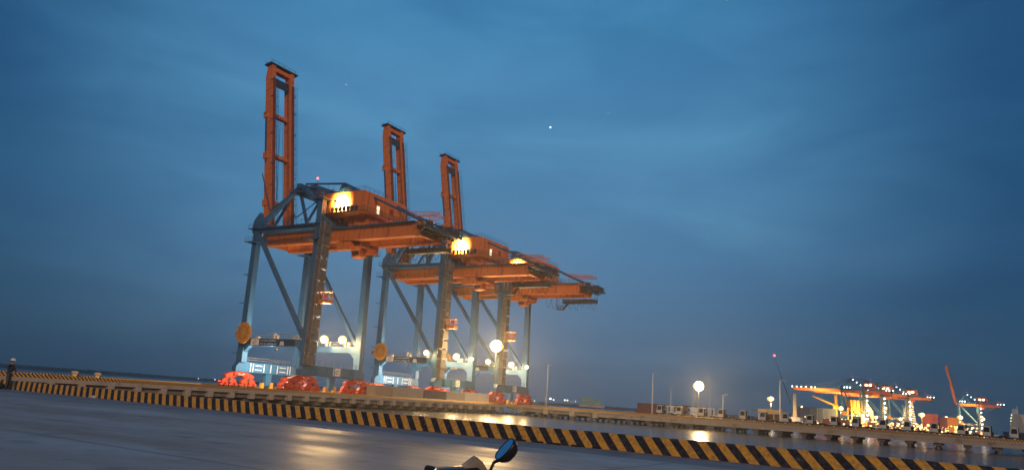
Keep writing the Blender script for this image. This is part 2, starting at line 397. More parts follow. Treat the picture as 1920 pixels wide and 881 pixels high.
k3 = kerb('jetty_kerb', AX1 - AX0, 0.60, 0, 'striped kerb on the far river edge of the crane jetty, behind the cranes', -0.9)
k3.location = (AX0, AY1 - 0.65, 0)

# access trestle (runs along Y at X=192) ----------------------------------------------
CY0, CY1 = -110.0, 117.9
t = MB().box(CX0 + 0.05, CX1, CY0, CY1, -0.55, -0.002)
trestle = tag(t.build('access_trestle', CONC), None, None, kind='structure')
MB().box(CX0 - 0.10, CX0 + 0.044, CY0, CY1, -0.42, -0.004).build('edge_lip', CONC, trestle)
MB().box(CX0 - 0.02, CX0 + 0.6, CY0, 88, -1.35, -0.556).build('edge_beam', CONC, trestle)
MB().box(CX0 + 0.5, CX0 + 1.0, 88.1, CY1 - 0.5, -1.35, -0.556).build('recessed_beam', CONC, trestle)
MB().box(CX1 - 0.6, CX1 - 0.02, CY0, CY1, -1.35, -0.556).build('edge_beam', CONC, trestle)
be = MB().box(-0.13, 0.48, -0.8, 0.8, -1.7, -0.43).build('beam_end', CONC, trestle, loc=(CX0, 113, 0))
for y in (104.5, 96, 88.8): place(be, None, trestle, (CX0, y, 0))
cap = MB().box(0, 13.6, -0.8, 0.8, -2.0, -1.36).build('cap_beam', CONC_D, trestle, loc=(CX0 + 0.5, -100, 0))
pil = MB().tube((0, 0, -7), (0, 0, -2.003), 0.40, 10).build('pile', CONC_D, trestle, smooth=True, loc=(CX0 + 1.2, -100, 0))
y = -100 + 5.6
while y < 116:
    place(cap, None, trestle, (CX0 + 0.5, y, 0))
    for px in (1.2, 5.2, 9.2, 13.2): place(pil, None, trestle, (CX0 + px, y, 0))
    y += 5.6
k4 = kerb('trestle_kerb', CY1 - CY0, 0.60, 1, 'striped kerb along the access trestle in front of the parked tractors', 0.9)
k4.location = (CX0 + 0.0, CY0, 0)

# ------------------------------------------------------------------ container cranes
PROTO = {}
def bogie(root, x, y):
    """eight-wheel travel gear under one leg"""
    b = MB()
    b.prism([(-3.9, 2.3), (-1.2, 2.3), (-0.7, 2.75), (0.7, 2.75), (1.2, 2.3), (3.9, 2.3), (4.1, 2.85), (2.6, 3.45), (1.5, 3.72), (-1.5, 3.72), (-2.6, 3.45), (-4.1, 2.85)], 'y', -0.55, 0.55)
    o = b.build('bogie', RED, root, loc=(x, y, 0))
    for s in (-1, 1):
        MB().prism([(-2.1, 1.25), (-1.4, 1.0), (-0.4, 1.0), (-0.2, 1.3), (0.2, 1.3), (0.4, 1.0), (1.4, 1.0), (2.1, 1.25), (1.7, 1.9), (0.6, 2.28), (-0.6, 2.28), (-1.7, 1.9)], 'y', -0.42, 0.42).build('equaliser', RED, o, loc=(s * 2.75, 0, 0))
        MB().tube((s * 2.75, -0.75, 1.85), (s * 2.75, 0.75, 1.85), 0.34, 12).build('pivot_pin', DARK, o)
        for t in (-1, 1):
            MB().prism([(-1.15, 0.5), (1.15, 0.5), (1.15, 0.8), (0.5, 0.98), (-0.5, 0.98), (-1.15, 0.8)], 'y', -0.46, 0.46).build('wheel_truck', RED, o, loc=(s * 2.75 + t * 1.3, 0, 0))
            MB().lathe((s * 2.75 + t * 1.3 + 0.3, -0.47, 0.95), (0, -1, 0), [(0.26, 0), (0.26, 0.5), (0.2, 0.62), (0.01, 0.63)], 10).build('drive_motor', RED, o)
            for q in (-0.58, 0.58): MB().tube((q, -0.22, 0.42), (q, 0.22, 0.42), 0.36, 12).build('wheel', DARK, o, loc=(s * 2.75 + t * 1.3, -0.005, 0))
    MB().box(-1.9, 1.9, -0.95, -0.56, 2.85, 3.5).build('cover_plate', RED, o)
    MB().beam((-0.9, -0.98, 3.3), (-0.15, -0.98, 2.95), 0.03, 0.16, side=(0, 1, 0)).build('hazard_mark', WHITE, o)
    MB().beam((0.9, -0.98, 3.3), (0.15, -0.98, 2.95), 0.03, 0.16, side=(0, 1, 0)).build('hazard_mark', WHITE, o)
    s = -1 if x < 0 else 1
    MB().tube((s * 4.7, 0, 1.2), (s * 5.6, 0, 1.2), 0.28, 10).tube((s * 4.2, 0, 1.2), (s * 4.7, 0, 1.2), 0.42, 10).build('buffer', RED, o)
    return o

def flood(root, name, loc, aim, power, color=WARM, r=0.62, bulb=None, spot=None):
    """flood lamp: bracket post, housing, bright lens, with its light"""
    a = Vector(aim).normalized(); L = Vector(loc)
    o = MB().lathe(L, a, [(0.05, -0.55), (r * 0.6, -0.5), (r + 0.06, 0.0), (r + 0.06, 0.1), (r, 0.1)], 12).tube(L - Vector((0, 0, 1.1)), L - a * 0.3, 0.06, 5).build(name, DARK, root)
    MB().lathe(L + a * 0.09, a, [(r, 0.0), (r * 0.80, r * 0.30), (r * 0.55, r * 0.42)], 14).build('glare_ring', EDGE, o, smooth=True)  # glowing ring added to imitate the lamp's glare
    MB().lathe(L + a * 0.09, a, [(r * 0.72, r * 0.36), (r * 0.6, r * 0.6), (r * 0.3, r * 0.78), (0.001, r * 0.82)], 14).build('lens', bulb or BULB, o, smooth=True)
    if power: light('lamp_light', o, L + a * (r + 0.1), power, color, r * 0.7, spot, a)
    return o

def crane(boom_up=True, lamps=True, string_lights=False):
    root = empty('container_crane')
    LX, G, GX = 8.6, 21.5, 4.0
    # legs
    for sx in (-1, 1):
        MB().beam((sx * LX, 0, 5.9), (sx * LX, 0.9, 44.6), 1.5, 1.9, 1.35, 1.5).build('leg', BLUE, root)
        MB().beam((sx * LX, G - 0.3, 5.9), (sx * LX, G + 0.6, 38.9), 1.5, 1.9, 1.35, 1.5).build('leg', BLUE, root)
    # sill beams with ribs
    for y, nm in ((0, 'sill_beam'), (G, 'sill_beam')):
        s = MB().prism([(-10.2, 3.73), (10.2, 3.73), (10.2, 5.0), (9.3, 6.05), (-9.3, 6.05), (-10.2, 5.0)], 'y', y - 0.75, y + 0.75)
        sb = s.build(nm, BLUE, root)
        ribs = MB()
        for q in (-6.2, -5.4, -2.1, 0, 2.1, 5.4, 6.2): ribs.box(q - 0.09, q + 0.09, y - 0.93, y - 0.753, 3.9, 5.9)
        for q in (-3.75, 3.75): ribs.box(q - 1.0, q + 1.0, y - 0.88, y - 0.755, 4.3, 4.55).box(q - 1.0, q + 1.0, y - 0.88, y - 0.755, 5.3, 5.55)
        ribs.build('rib', WHITE if y else BLUE, sb)
        MB().rail([(-9.0, y - 0.7, 6.05), (9.0, y - 0.7, 6.05)], 1.1, 2.0, 0.04).build('handrail', GALV, sb)
        MB().beam((0, y, 0.9), (0, y, 3.728), 1.3, 0.9, 1.8, 1.1).build('tie_down', BLUE, root)
        MB().box(1.05, 1.75, y - 0.4, y + 0.4, 0.1, 1.7).build('anchor_box', YELLOW, root)
        MB().box(-1.75, -1.05, y - 0.4, y + 0.4, 0.1, 1.5).build('anchor_box', YELLOW, root)
    b = MB().box(-0.3, 2.2, -0.84, -0.76, 4.1, 5.9).build('emblem_board', WHITE, root)
    emb = MB()
    for i in range(9):
        t = i / 8 * math.pi * 1.5; emb.beam((0.95 + 0.5 * math.cos(t), -0.855, 5.0 + 0.34 * math.sin(t) + 0.2 * math.cos(t)), (0.95 + 0.5 * math.cos(t + .55), -0.855, 5.0 + 0.34 * math.sin(t + .55) + 0.2 * math.cos(t + .55)), 0.02, 0.17, side=(0, 1, 0))
    emb.build('emblem', LOGO, b)
    for x in (-LX, LX):
        for y in (0, G): bogie(root, x, y)
    # portal beams along the side frames
    for sx in (-1, 1):
        x = sx * LX
        p = MB().box(x - 0.6, x + 0.6, 0.9, G - 1.0, 9.95, 11.5)
        p.prism([(1.1, 8.4), (1.1, 9.948), (2.8, 9.948)], 'x', x - 0.5, x + 0.5).prism([(G - 1.2, 8.4), (G - 1.2, 9.948), (G - 2.9, 9.948)], 'x', x - 0.5, x + 0.5)
        pb = p.build('portal_beam', BLUE, root)
        MB().rail([(x - 0.65, 1.3, 11.5), (x - 0.65, G - 1.4, 11.5)], 1.1, 1.5, 0.04).build('handrail', GALV, pb)
        eq = MB()
        for q in (3.2, 4.4, 9.6, 10.6, 16.2): eq.box(x - 0.4, x + 0.35, q, q + random.uniform(0.5, 0.9), 11.502, 11.5 + random.uniform(0.6, 1.5))
        eq.build('equipment_box', WHITE, pb)
        MB().beam((x, G - 0.6, 36.4), (x, 1.4, 12.0), 0.9, 0.85).build('diagonal_brace', BLUE, root)
        tb = MB().box(x - 0.42, x + 0.42, 2.0, G + 2.2, 37.5, 38.45).build('top_beam', BLUE, root)
        MB().box(x - 1.5, x - 0.43, -0.6, G + 2.6, 38.3, 38.42).rail([(x - 1.45, 2.4, 38.42), (x - 1.45, G + 2.5, 38.42)], 1.1, 1.5, 0.04).build('walkway', DBLUE, tb)
        # platforms round the leg tops
        for yy, z in ((0.6, 34.4), (G + 0.5, 34.9)):
            MB().box(x - 2.1, x + 2.1, yy - 2.0, yy + 2.0, z, z + 0.14).rail([(x - 2.05, yy + 1.95, z + .14), (x - 2.05, yy - 1.95, z + .14), (x + 2.05, yy - 1.95, z + .14)], 1.1, 1.3, 0.04).build('leg_platform', DBLUE, root)
    # sign on the near portal beam: board, emblem panel, two lines of lettering too small to read
    sg = MB().box(-LX - 0.70, -LX - 0.606, 3.3, G - 3.0, 9.9, 11.55).build('sign_board', NAVY, root)
    MB().box(-LX - 0.76, -LX - 0.702, 15.2, 18.0, 10.0, 11.45).build('emblem_panel', WHITE, sg)
    em = MB()
    for i in range(8):
        t = i / 7 * math.pi * 1.5
        em.beam((-LX - 0.77, 16.6 - 0.5 * math.cos(t), 10.72 + 0.28 * math.sin(t) + .15 * math.cos(t)), (-LX - 0.77, 16.6 - 0.5 * math.cos(t + .6), 10.72 + 0.28 * math.sin(t + .6) + .15 * math.cos(t + .6)), 0.02, 0.15, side=(1, 0, 0))
    em.build('emblem', LOGO, sg)
    le = MB(); rnd = random.Random(11)
    for z, y_end in ((10.98, 9.6), (10.22, 9.4)):
        y = 14.7
        while y > y_end:
            wd = rnd.uniform(0.16, 0.27); le.box(-LX - 0.712, -LX - 0.702, y - wd, y, z, z + rnd.choice((0.3, 0.34, 0.26))); y -= wd + rnd.choice((0.07, 0.07, 0.07, 0.3))
    le.build('lettering', LETTER, sg)
    MB().prism([(8.2, 10.05), (6.6, 10.05), (6.9, 11.0), (7.9, 11.0)], 'x', -LX - 0.73, -LX - 0.702).build('second_emblem', WHITE, sg)
    # upper cross beams, girders
    for y in (0.6, G + 0.5):
        MB().box(-LX + 0.9, LX - 0.9, y - 0.8, y + 0.8, 38.46, 40.1).build('cross_beam', BLUE, root)
    for sx in (-1, 1):
        gd = MB().prism([(-25.2, 36.0), (-24.6, 35.2), (24.0, 35.2), (24.0, 38.2), (-26.2, 38.2)], 'x', sx * GX - 0.7, sx * GX + 0.7).build('girder', ORANGE, root)
        MB().prism([(-24.8, 35.0), (23.8, 35.0), (23.8, 35.195), (-24.8, 35.195)], 'x', sx * GX - 0.95, sx * GX + 0.95).build('flange', ORANGE, gd)
        st = MB()
        for q in range(-22, 23, 3): st.box(sx * GX - 0.78, sx * GX - 0.702, q, q + 0.1, 35.25, 38.1)
        st.build('stiffener', ORANGE, gd)
        ox = sx * GX - sx * -1.3
        MB().box(min(sx * 4.72, sx * 5.9), max(sx * 4.72, sx * 5.9), -25, 23, 38.0, 38.12).rail([(sx * 5.85, -25, 38.12), (sx * 5.85, -11.9, 38.12)], 1.1, 1.5, 0.04).rail([(sx * 5.85, 3.2, 38.12), (sx * 5.85, 22, 38.12)], 1.1, 1.5, 0.04).build('walkway', DBLUE, gd)
    MB().box(-3.3, 3.3, 23.2, 24.0, 35.4, 37.0).build('girder_tie', ORANGE, root)
    MB().box(-3.3, 3.3, -24.4, -23.2, 35.6, 37.4).build('girder_tie', ORANGE, root)
    # rear end platform
    e = MB().box(-5.2, 8.4, -30.0, -27.25, 37.0, 37.25).box(-5.2, 8.4, -30.0, -29.8, 36.65, 37.0).box(-5.2, 8.4, -27.6, -27.4, 36.5, 37.0)
    for q in (-5, -3.5, -2, -.5, 1, 2.5, 4, 5.5, 7): e.beam((q, -29.85, 36.8), (q + 0.8, -27.5, 36.2), 0.12, 0.2)
    ep = e.build('end_platform', DARK, root, loc=(0, 2.0, 0))
    MB().rail([(-5.1, -27.4, 37.25), (-5.1, -29.9, 37.25), (8.3, -29.9, 37.25), (8.3, -27.4, 37.25)], 1.15, 1.1, 0.05, 2).build('handrail', DARK, ep)
    m = MB()
    for q in (-3.5, 0.5, 3.5, 6.5): m.box(q, q + 1.2, -29.6, -28.4, 37.252, 38.2 + random.uniform(0, 0.7))
    m.build('sheave_block', DARK, ep)
    # service gangway hung below the rear end
    sv = MB().box(5.6, 7.6, -27.6, -16.0, 33.4, 33.6).box(5.6, 5.75, -27.6, -16, 33.6, 34.6).box(7.45, 7.6, -27.6, -16, 33.6, 34.6)
    for q in (-27.5, -23.6, -19.8, -16.1): sv.tube((5.7, q, 33.5), (5.7, q, 38), 0.07, 5).tube((7.5, q, 33.5), (7.5, q, 38), 0.07, 5)
    sg_ = sv.build('service_gangway', DARK, root, loc=(-0.4, 1.6, 0))
    l = MB().box(5.7, 7.5, -16.0, -13.6, 31.4, 31.55).rail([(5.7, -16, 31.55), (5.7, -13.6, 31.55), (7.5, -13.6, 31.55), (7.5, -16, 31.55)], 1.1, 0.8, 0.05, 2).beam((6.6, -17.5, 33.4), (6.6, -15.6, 31.5), 1.0, 0.2)
    for q in (-16, -13.6): l.tube((5.7, q, 31.5), (5.7, q, 36.5), 0.06, 5).tube((7.5, q, 31.5), (7.5, q, 36.5), 0.06, 5)
    l.build('service_cage', DARK, sg_)
    # orange lattice jibs on the rear deck
    def lattice(m, p, q, h, n):
        p = Vector(p); q = Vector(q); u = Vector((0, 0, h))
        m.tube(p, q, 0.11, 5).tube(p + u, q + u * 0.4, 0.11, 5)
        for i in range(n):
            a = p.lerp(q, i / n); b_ = p.lerp(q, (i + 1) / n); ua = u * (1 - 0.6 * i / n); ub = u * (1 - 0.6 * (i + 1) / n)
            m.tube(a + ua, b_, 0.07, 4) if i % 2 == 0 else m.tube(a, b_ + ub, 0.07, 4)
        return m
    m = MB(); lattice(m, (1.0, -17.5, 41.3), (1.0, -27.0, 41.0), 1.1, 6); lattice(m, (6.0, -16.0, 41.6), (6.0, -26.0, 41.3), 1.1, 6)
    for q in (-18.5, -24.0): m.tube((1.0, q, 38.2), (1.0, q, 41.3), 0.1, 5).tube((6.0, q, 38.1), (6.0, q, 41.5), 0.1, 5).tube((1.0, q, 41.3), (6.0, q, 41.5), 0.1, 5)
    m.build('service_jib', ORANGE, root)
    # A-frame, apex, stays
    AZ, AY = 50.0, 13.2
    for sx in (-1, 1):
        MB().beam((sx * LX, G + 0.6, 38.6), (sx * 4.6, AY, AZ), 1.05, 1.25, 0.8, 0.9).build('a_frame_strut', BLUE, root)
        MB().beam((sx * 4.6, AY - 0.2, AZ), (sx * LX, 1.2, 43.0), 0.8, 0.95).build('a_frame_strut', BLUE, root)
        MB().beam((sx * 4.4, AY + 0.6, AZ - 1), (sx * 4.4, 9.0, 38.3), 0.6, 0.6).build('a_frame_post', DBLUE, root)
        MB().beam((sx * 4.3, AY + 2.5, AZ - 1.4), (sx * 4.3, G, 40.1), 0.5, 0.5).build('a_frame_post', DBLUE, root)
        MB().tube((sx * 4.1, AY - 1, AZ + 0.5), (sx * 4.1, -1.2, 49.3), 0.24, 8).build('backstay', DBLUE, root)
        MB().tube((sx * 4.1, -1.2, 49.3), (sx * 4.1, -26.0, 38.3), 0.26, 8).build('backstay', DBLUE, root)
        MB().prism([(1.6, 46.2), (-5.5, 46.2), (-4.6, 47.8), (-1.2, 49.55), (-0.4, 49.4)], 'x', sx * 4.1 - 0.14, sx * 4.1 + 0.14).build('gusset', DBLUE, root)
        MB().beam((sx * 4.1, -1.6, 38.3), (sx * 4.1, -1.6, 49.2), 0.5, 0.5).build('king_post', DBLUE, root)
        MB().prism([(G - 2.5, 38.46), (G + 2.2, 38.46), (G + 2.0, 40.6), (G + 0.2, 42.6)], 'x', sx * LX - 0.5, sx * LX + 0.5).build('knee_plate', BLUE, root)
        MB().beam((sx * LX, 0.9, 44.2), (sx * LX, 0.9, 46.0), 0.25, 0.25).rail([(sx * LX - 1.4, -0.8, 44.4), (sx * LX - 1.4, 2.6, 44.4)], 1.4, 0.8, 0.05).box(sx * LX - 1.5, sx * LX + 1.5, -0.9, 2.7, 44.2, 44.38).build('leg_head_platform', DBLUE, root)
    ax = MB().box(-5.6, 5.6, AY - 0.6, AY + 0.6, AZ - 0.9, AZ + 0.3).build('apex_beam', BLUE, root)
    MB().box(-6.2, 6.2, AY - 3.4, AY + 2.4, AZ - 2.0, AZ - 1.8).rail([(-6.1, AY + 2.3, AZ - 1.8), (-6.1, AY - 3.3, AZ - 1.8), (6.1, AY - 3.3, AZ - 1.8), (6.1, AY + 2.3, AZ - 1.8)], 1.2, 1.1, 0.05, 2).box(-2.6, 2.0, AY - 3, AY - 0.7, AZ - 1.8, AZ + 0.6).box(3, 5, AY - 2.6, AY - 0.8, AZ - 1.8, AZ + 0.9).build('apex_platform', DBLUE, ax)
    MB().tube((-1.0, AY - 1.4, AZ + 0.4), (-1.0, AY - 1.4, AZ + 2.6), 0.06, 5).tube((2.5, AY - 2, AZ), (2.5, AY - 2, AZ + 2.2), 0.05, 5).tube((4.2, AY - 2, AZ), (4.2, AY - 2, AZ + 2.8), 0.05, 5).build('aerial', DARK, ax)
    MB().sphere((-1.0, AY - 1.4, AZ + 2.85), 0.3, 8).build('beacon', BULB_RED, ax)
    # machinery house on the girders
    hx0, hx1, hy0, hy1, hz0, hz1 = -7.0, 7.6, -11.0, 2.0, 40.9, 46.1
    h = MB().prism([(hy0, hz0), (hy1, hz0), (hy1, hz1 - 0.35), (hy1 - 0.5, hz1), (hy0 + 0.5, hz1), (hy0, hz1 - 0.35)], 'x', hx0, hx1).build('machinery_house', ORANGE, root)
    rb = MB()
    q = hy0 + 0.6
    while q < hy1: rb.box(hx0 - 0.035, hx0 - 0.002, q, q + 0.07, hz0 + 0.05, hz1 - 0.4); q += 0.95
    q = hx0 + 0.7
    while q < hx1: rb.box(q, q + 0.07, hy0 - 0.035, hy0 - 0.002, hz0 + 0.05, hz1 - 0.4); q += 0.95
    rb.build('wall_rib', ORANGE, h)
    MB().box(-2.9, -1.9, hy0 - 0.06, hy0 - 0.04, hz0 + 0.5, hz0 + 2.4).build('lit_door', LIT_WIN, h)
    MB().box(1.6, 2.9, hy0 - 0.10, hy0 - 0.04, hz0 + 1.4, hz0 + 2.8).build('louvre', mat('louvre_rust', (0.30, 0.06, 0.02), 0.6, 0, 0.3, 3), h)
    MB().rail([(hx0 + .2, hy1 - .6, hz1), (hx0 + .2, hy0 + .6, hz1), (hx1 - .2, hy0 + .6, hz1)], 1.0, 1.6, 0.04).build('roof_rail', DBLUE, h)
    sup = MB()
    for sx in (-1, 1):
        for q in (-9.5, -4.5, 0.5): sup.box(sx * GX - 0.4, sx * GX + 0.4, q - 0.4, q + 0.4, 38.203, 40.5)
    sup.box(-6.6, 7.2, -9.8, -9.2, 40.2, 40.6).box(-6.6, 7.2, 0.2, 0.8, 40.2, 40.6).build('house_support', ORANGE, h)
    MB().prism([(-8.2, 40.86), (8.8, 40.86), (7.0, 40.603), (-6.4, 40.603)], 'y', hy0 - 1.2, hy1 + 0.6).build('house_floor', ORANGE, h)
    wk = MB().box(hx0 - 1.35, hx0 - 0.03, hy0 - 1.35, hy1 + 0.7, 40.87, 40.98).box(hx0 - 0.03, hx1 + 0.6, hy0 - 1.35, hy0 - 0.12, 40.87, 40.98)
    wk = wk.build('house_walkway', DARK, h)
    MB().rail([(hx0 - 1.3, hy1 + 0.6, 40.98), (hx0 - 1.3, hy0 - 1.3, 40.98), (hx1 + .5, hy0 - 1.3, 40.98)], 0.9, 1.0, 0.045, 1).build('handrail', DARK, wk)
    vn = None
    for i in range(7):
        if vn is None:
            vn = MB().lathe((0, 0, 0), (0, 0, 1), [(0.02, 0), (0.24, 0.02), (0.30, 0.5), (0.42, 0.8), (0.40, 1.15), (0.22, 1.35), (0.02, 1.4)], 10).build('vent_cowl', DARK, h, smooth=True, loc=(hx0 - 0.9, -2.0, 40.985))
        else: place(vn, None, h, (hx0 - 0.9, -2.0 - 1.22 * i, 40.985))
    # trolley and operator cab under the girders
    tr = MB().box(-3.2, 3.2, -7.2, -0.2, 34.0, 34.9).box(-3.2, -2.7, -7.4, 0, 33.1, 35.0).box(2.7, 3.2, -7.4, 0, 33.1, 35.0).box(-4.6, -3.25, -5.6, -1.4, 32.9, 34.8).box(-2, 2, -5.8, -1.8, 34.9, 36.2).build('trolley', ORANGE, root)
    MB().prism([(-2.6, 33.98), (-5.6, 33.98), (-5.6, 32.0), (-3.2, 31.7)], 'x', -1.2, 1.2).build('operator_cab', ORANGE, tr)
    MB().prism([(-3.0, 33.2), (-5.2, 33.2), (-5.2, 32.3), (-3.4, 32.2)], 'x', -1.23, -1.203).build('cab_window', GLASS_D, tr)
    fs = MB()
    for i in range(9):
        y0 = -8.2 - i * 2.05
        pts = [(5.0, y0 - 2.05 * k / 8, 35.0 - (2.9 + 0.5 * (i % 3)) * math.sin(math.pi * k / 8) ** 0.7) for k in range(9)]
        fs.path(pts, 0.05, 4)
    fs.build('festoon_cable', CABLE, root)
    # stair tower on the near landside leg
    sx0, sx1, sy0, sy1 = -10.0, -7.9, -2.3, -0.95
    st = MB()
    for a in (sx0, sx1):
        for b_ in (sy0, sy1): st.tube((a, b_, 6.0), (a, b_, 38.5), 0.09, 5)
    z = 6.0; k = 0
    fl = MB(); ld = MB(); rl = MB()
    while z < 38:
        ld.box(sx0 - 0.1, sx1 + 0.1, sy0 - 0.1, sy1, z, z + 0.09)
        a, b_ = (sx0 + 0.2, sx1 - 0.2) if k % 2 == 0 else (sx1 - 0.2, sx0 + 0.2)
        fl.beam((a, sy0 + 0.45, z), (b_, sy0 + 0.45, z + 2.7), 0.8, 0.12, side=(0, 1, 0))
        rl.tube((a, sy0, z + 1.0), (b_, sy0, z + 3.7), 0.05, 4)
        rl.rail([(sx0 - 0.1, sy1, z + .09), (sx0 - 0.1, sy0 - .1, z + .09), (sx1 + .1, sy0 - .1, z + .09), (sx1 + .1, sy1, z + .09)], 1.1, 1.1, 0.045)
        z += 2.7; k += 1
    stt = st.build('stair_tower', GALV, root)
    fl.build('stair_flight', GALV, stt); ld.build('landing', GALV, stt); rl.build('handrail', GALV, stt)
    lat = MB()
    for i in range(12):
        z = 6 + i * 2.7; lat.tube((sx0, sy0, z), (sx0, sy1, z + 2.7), 0.05, 4).tube((sx1, sy0, z), (sx1, sy1, z + 2.7), 0.05, 4)
    lat.build('lattice', GALV, stt)
    pnl = mat('stair_mesh', (0.15, 0.14, 0.135), 0.6, 0.2, 0.45, 1.8, dirt=(0.05, 0.048, 0.048))
    rn_ = random.Random(9)
    for i in range(12):
        z = 6.15 + i * 2.7
        MB().box(sx0 - 0.06, sx0 - 0.02, sy0 + 0.05, sy1 + 0.2, z, z + rn_.uniform(2.2, 2.5)).build('mesh_panel', pnl, stt)
        MB().box(sx0 + 0.05, sx1 - 0.05, sy0 - 0.16, sy0 - 0.12, z, z + rn_.uniform(1.9, 2.4)).build('mesh_panel', pnl, stt)
    MB().box(-9.5, -8.6, -1.0, -0.97, 6, 36).build('cable_tray', GALV, root)
    # lift cage
    lf = MB().box(-9.4, -7.6, -5.3, -2.5, 19.7, 20.6).box(-9.4, -7.6, -5.3, -2.5, 22.3, 22.5)
    for a in (-9.4, -7.7):
        for b_ in (-5.3, -3.9, -2.6): lf.box(a, a + 0.1, b_, b_ + 0.1, 20.6, 22.3)
    lf.box(-9.38, -9.3, -5.2, -4.2, 20.9, 22.0).beam((-9.35, -4.0, 20.6), (-9.35, -2.6, 22.3), 0.1, 0.25).beam((-9.4, -5.25, 21.5), (-7.6, -5.25, 21.5), 0.1, 0.3, side=(0, 1, 0))
    lf.build('lift_cage', ORANGE, root)
    # cable reel on the near side frame
    rc = (-LX - 1.9, G - 2.2, 12.7)
    cr = MB().lathe(rc, (-1, 0, 0), [(0.4, -0.05), (2.35, 0.0), (2.5, 0.05), (2.5, 0.3), (2.35, 0.32), (0.9, 0.42), (0.4, 0.55), (0.01, 0.56)], 28).build('cable_reel', YELLOW, root)
    sp = MB()
    for i in range(10):
        t = 2 * math.pi * i / 10; sp.beam((rc[0] - 0.5, rc[1] + 0.5 * math.cos(t), rc[2] + 0.5 * math.sin(t)), (rc[0] - 0.38, rc[1] + 2.3 * math.cos(t), rc[2] + 2.3 * math.sin(t)), 0.07, 0.14, side=(1, 0, 0))
    sp.lathe((rc[0] - 0.32, rc[1], rc[2]), (-1, 0, 0), [(1.25, 0), (1.5, 0.12), (1.75, 0.0)], 24).build('spoke', mat('reel_brown', (0.42, 0.17, 0.04), 0.5, 0, 0.3, 2), cr)
    MB().tube((rc[0] + 0.05, rc[1], rc[2]), (-LX - 0.55, rc[1], rc[2]), 0.5, 10).build('hub', GALV, cr)
    MB().box(-LX - 1.8, -LX - 1.2, G - 0.4, G + 0.5, 11.4, 13.0).build('drive_box', WHITE, cr)
    MB().box(-LX - 0.9, -LX - 0.3, G + 1.5, G + 2.2, 12.0, 12.9).beam((-LX - 0.6, G + 0.8, 12.3), (-LX - 0.6, G + 1.6, 12.3), 0.12, 0.12).build('warning_lamp', RED, root)
    la = MB()
    for z in range(6, 34): la.tube((-LX - 0.3, G + 1.35, z), (-LX + 0.3, G + 1.35, z), 0.03, 4)
    la.tube((-LX - 0.3, G + 1.35, 5), (-LX - 0.3, G + 1.35, 34), 0.045, 4).tube((-LX + 0.3, G + 1.35, 5), (-LX + 0.3, G + 1.35, 34), 0.045, 4)
    for z in (8, 14, 20, 27): la.box(-LX - 0.9, -LX + 0.9, G + 1.3, G + 2.6, z, z + 0.08)
    la.build('ladder', DBLUE, root)
    # boom: built along +y from its hinge, then turned up
    GB = 3.3
    hinge = Vector((0.5, 24.6, 37.0)); bt = empty('boom'); bt.parent = root; bt.location = hinge
    bt.rotation_euler = (R(79.6) if boom_up else 0, 0, 0)
    BL = 50.8
    for sx in (-1, 1):
        MB().prism([(0.0, -1.3), (0.8, -1.5), (BL - 3, -1.4), (BL, -0.6), (BL, 1.2), (2, 1.3), (0, 0.6)], 'x', sx * GB - 0.62, sx * GB + 0.62).build('boom_girder', ORANGE, bt)
    bs = MB()
    for sx in (-1, 1):
        q = 2.0
        while q < BL - 2: bs.box(sx * GB - 0.67, sx * GB - 0.622, q, q + 0.09, -1.35, 1.15); q += 2.6
    bs.build('boom_stiffener', ORANGE, bt)
    for q in (10.5, 24.0, 36.0): MB().box(-2.675, 2.675, q - 0.5, q + 0.5, -0.6, 0.5).box(-4.2, -3.925, q - 0.9, q + 0.9, -1.8, -0.2).box(3.925, 4.8, q - 0.6, q + 0.6, -1.0, 0.4).build('boom_tie', ORANGE, bt)
    MB().box(-2.67, 2.67, BL - 1.6, BL - 0.4, -0.6, 1.0).build('boom_tie', ORANGE, bt)
    MB().box(-2.67, 2.67, BL - 6.0, BL - 3.4, 0.35, 0.5).build('tip_panel', DARK, bt)
    tp = MB().box(-4.8, 5.0, BL + 0.005, BL + 0.35, -1.0, 1.6)
    for q in range(-4, 5, 2): tp.tube((q, BL + 0.3, 1.5), (q, BL + 1.2, 1.5), 0.05, 4).tube((q, BL + 0.3, -0.9), (q, BL + 1.2, -0.9), 0.05, 4)
    tp.tube((-4.7, BL + 1.2, 1.5), (4.9, BL + 1.2, 1.5), 0.05, 4).tube((-4.7, BL + 1.2, -0.9), (4.9, BL + 1.2, -0.9), 0.05, 4).build('tip_platform', DARK, bt)
    wl = MB().box(-2.66, -2.3, 6, BL - 6, -0.9, -0.8)
    for q in range(8, int(BL - 4), 4): wl.tube((-2.4, q, -0.85), (-2.4, q, -2.0), 0.05, 4).box(-2.55, -2.2, q - 0.15, q + 0.15, -2.3, -1.95)
    wl.build('boom_walkway', DBLUE, bt)
    w2 = MB().tube((4.5, 1, -0.9), (4.5, BL - 8, -0.9), 0.1, 5)
    for q in (14, 20, 29, 33, 40, 45): w2.tube((4.1, q, -0.5), (6.0, q, -0.5), 0.15, 4).tube((-4.0, q + 1, 0.8), (-4.0, q + 1, 2.2), 0.10, 4).box(-2.66, -1.8, q + 2, q + 2.5, -1.9, -1.4)
    w2.box(-4.02, -3.922, 22, 36, -1.3, -0.7).build('boom_pipe', DBLUE, bt)
    MB().tube((-1.0, 12, 0), (-0.4, 36, 0.6), 0.05, 4).tube((1.0, 2, 0.3), (0.4, 36, 0.6), 0.05, 4).build('hoist_rope', CABLE, bt)
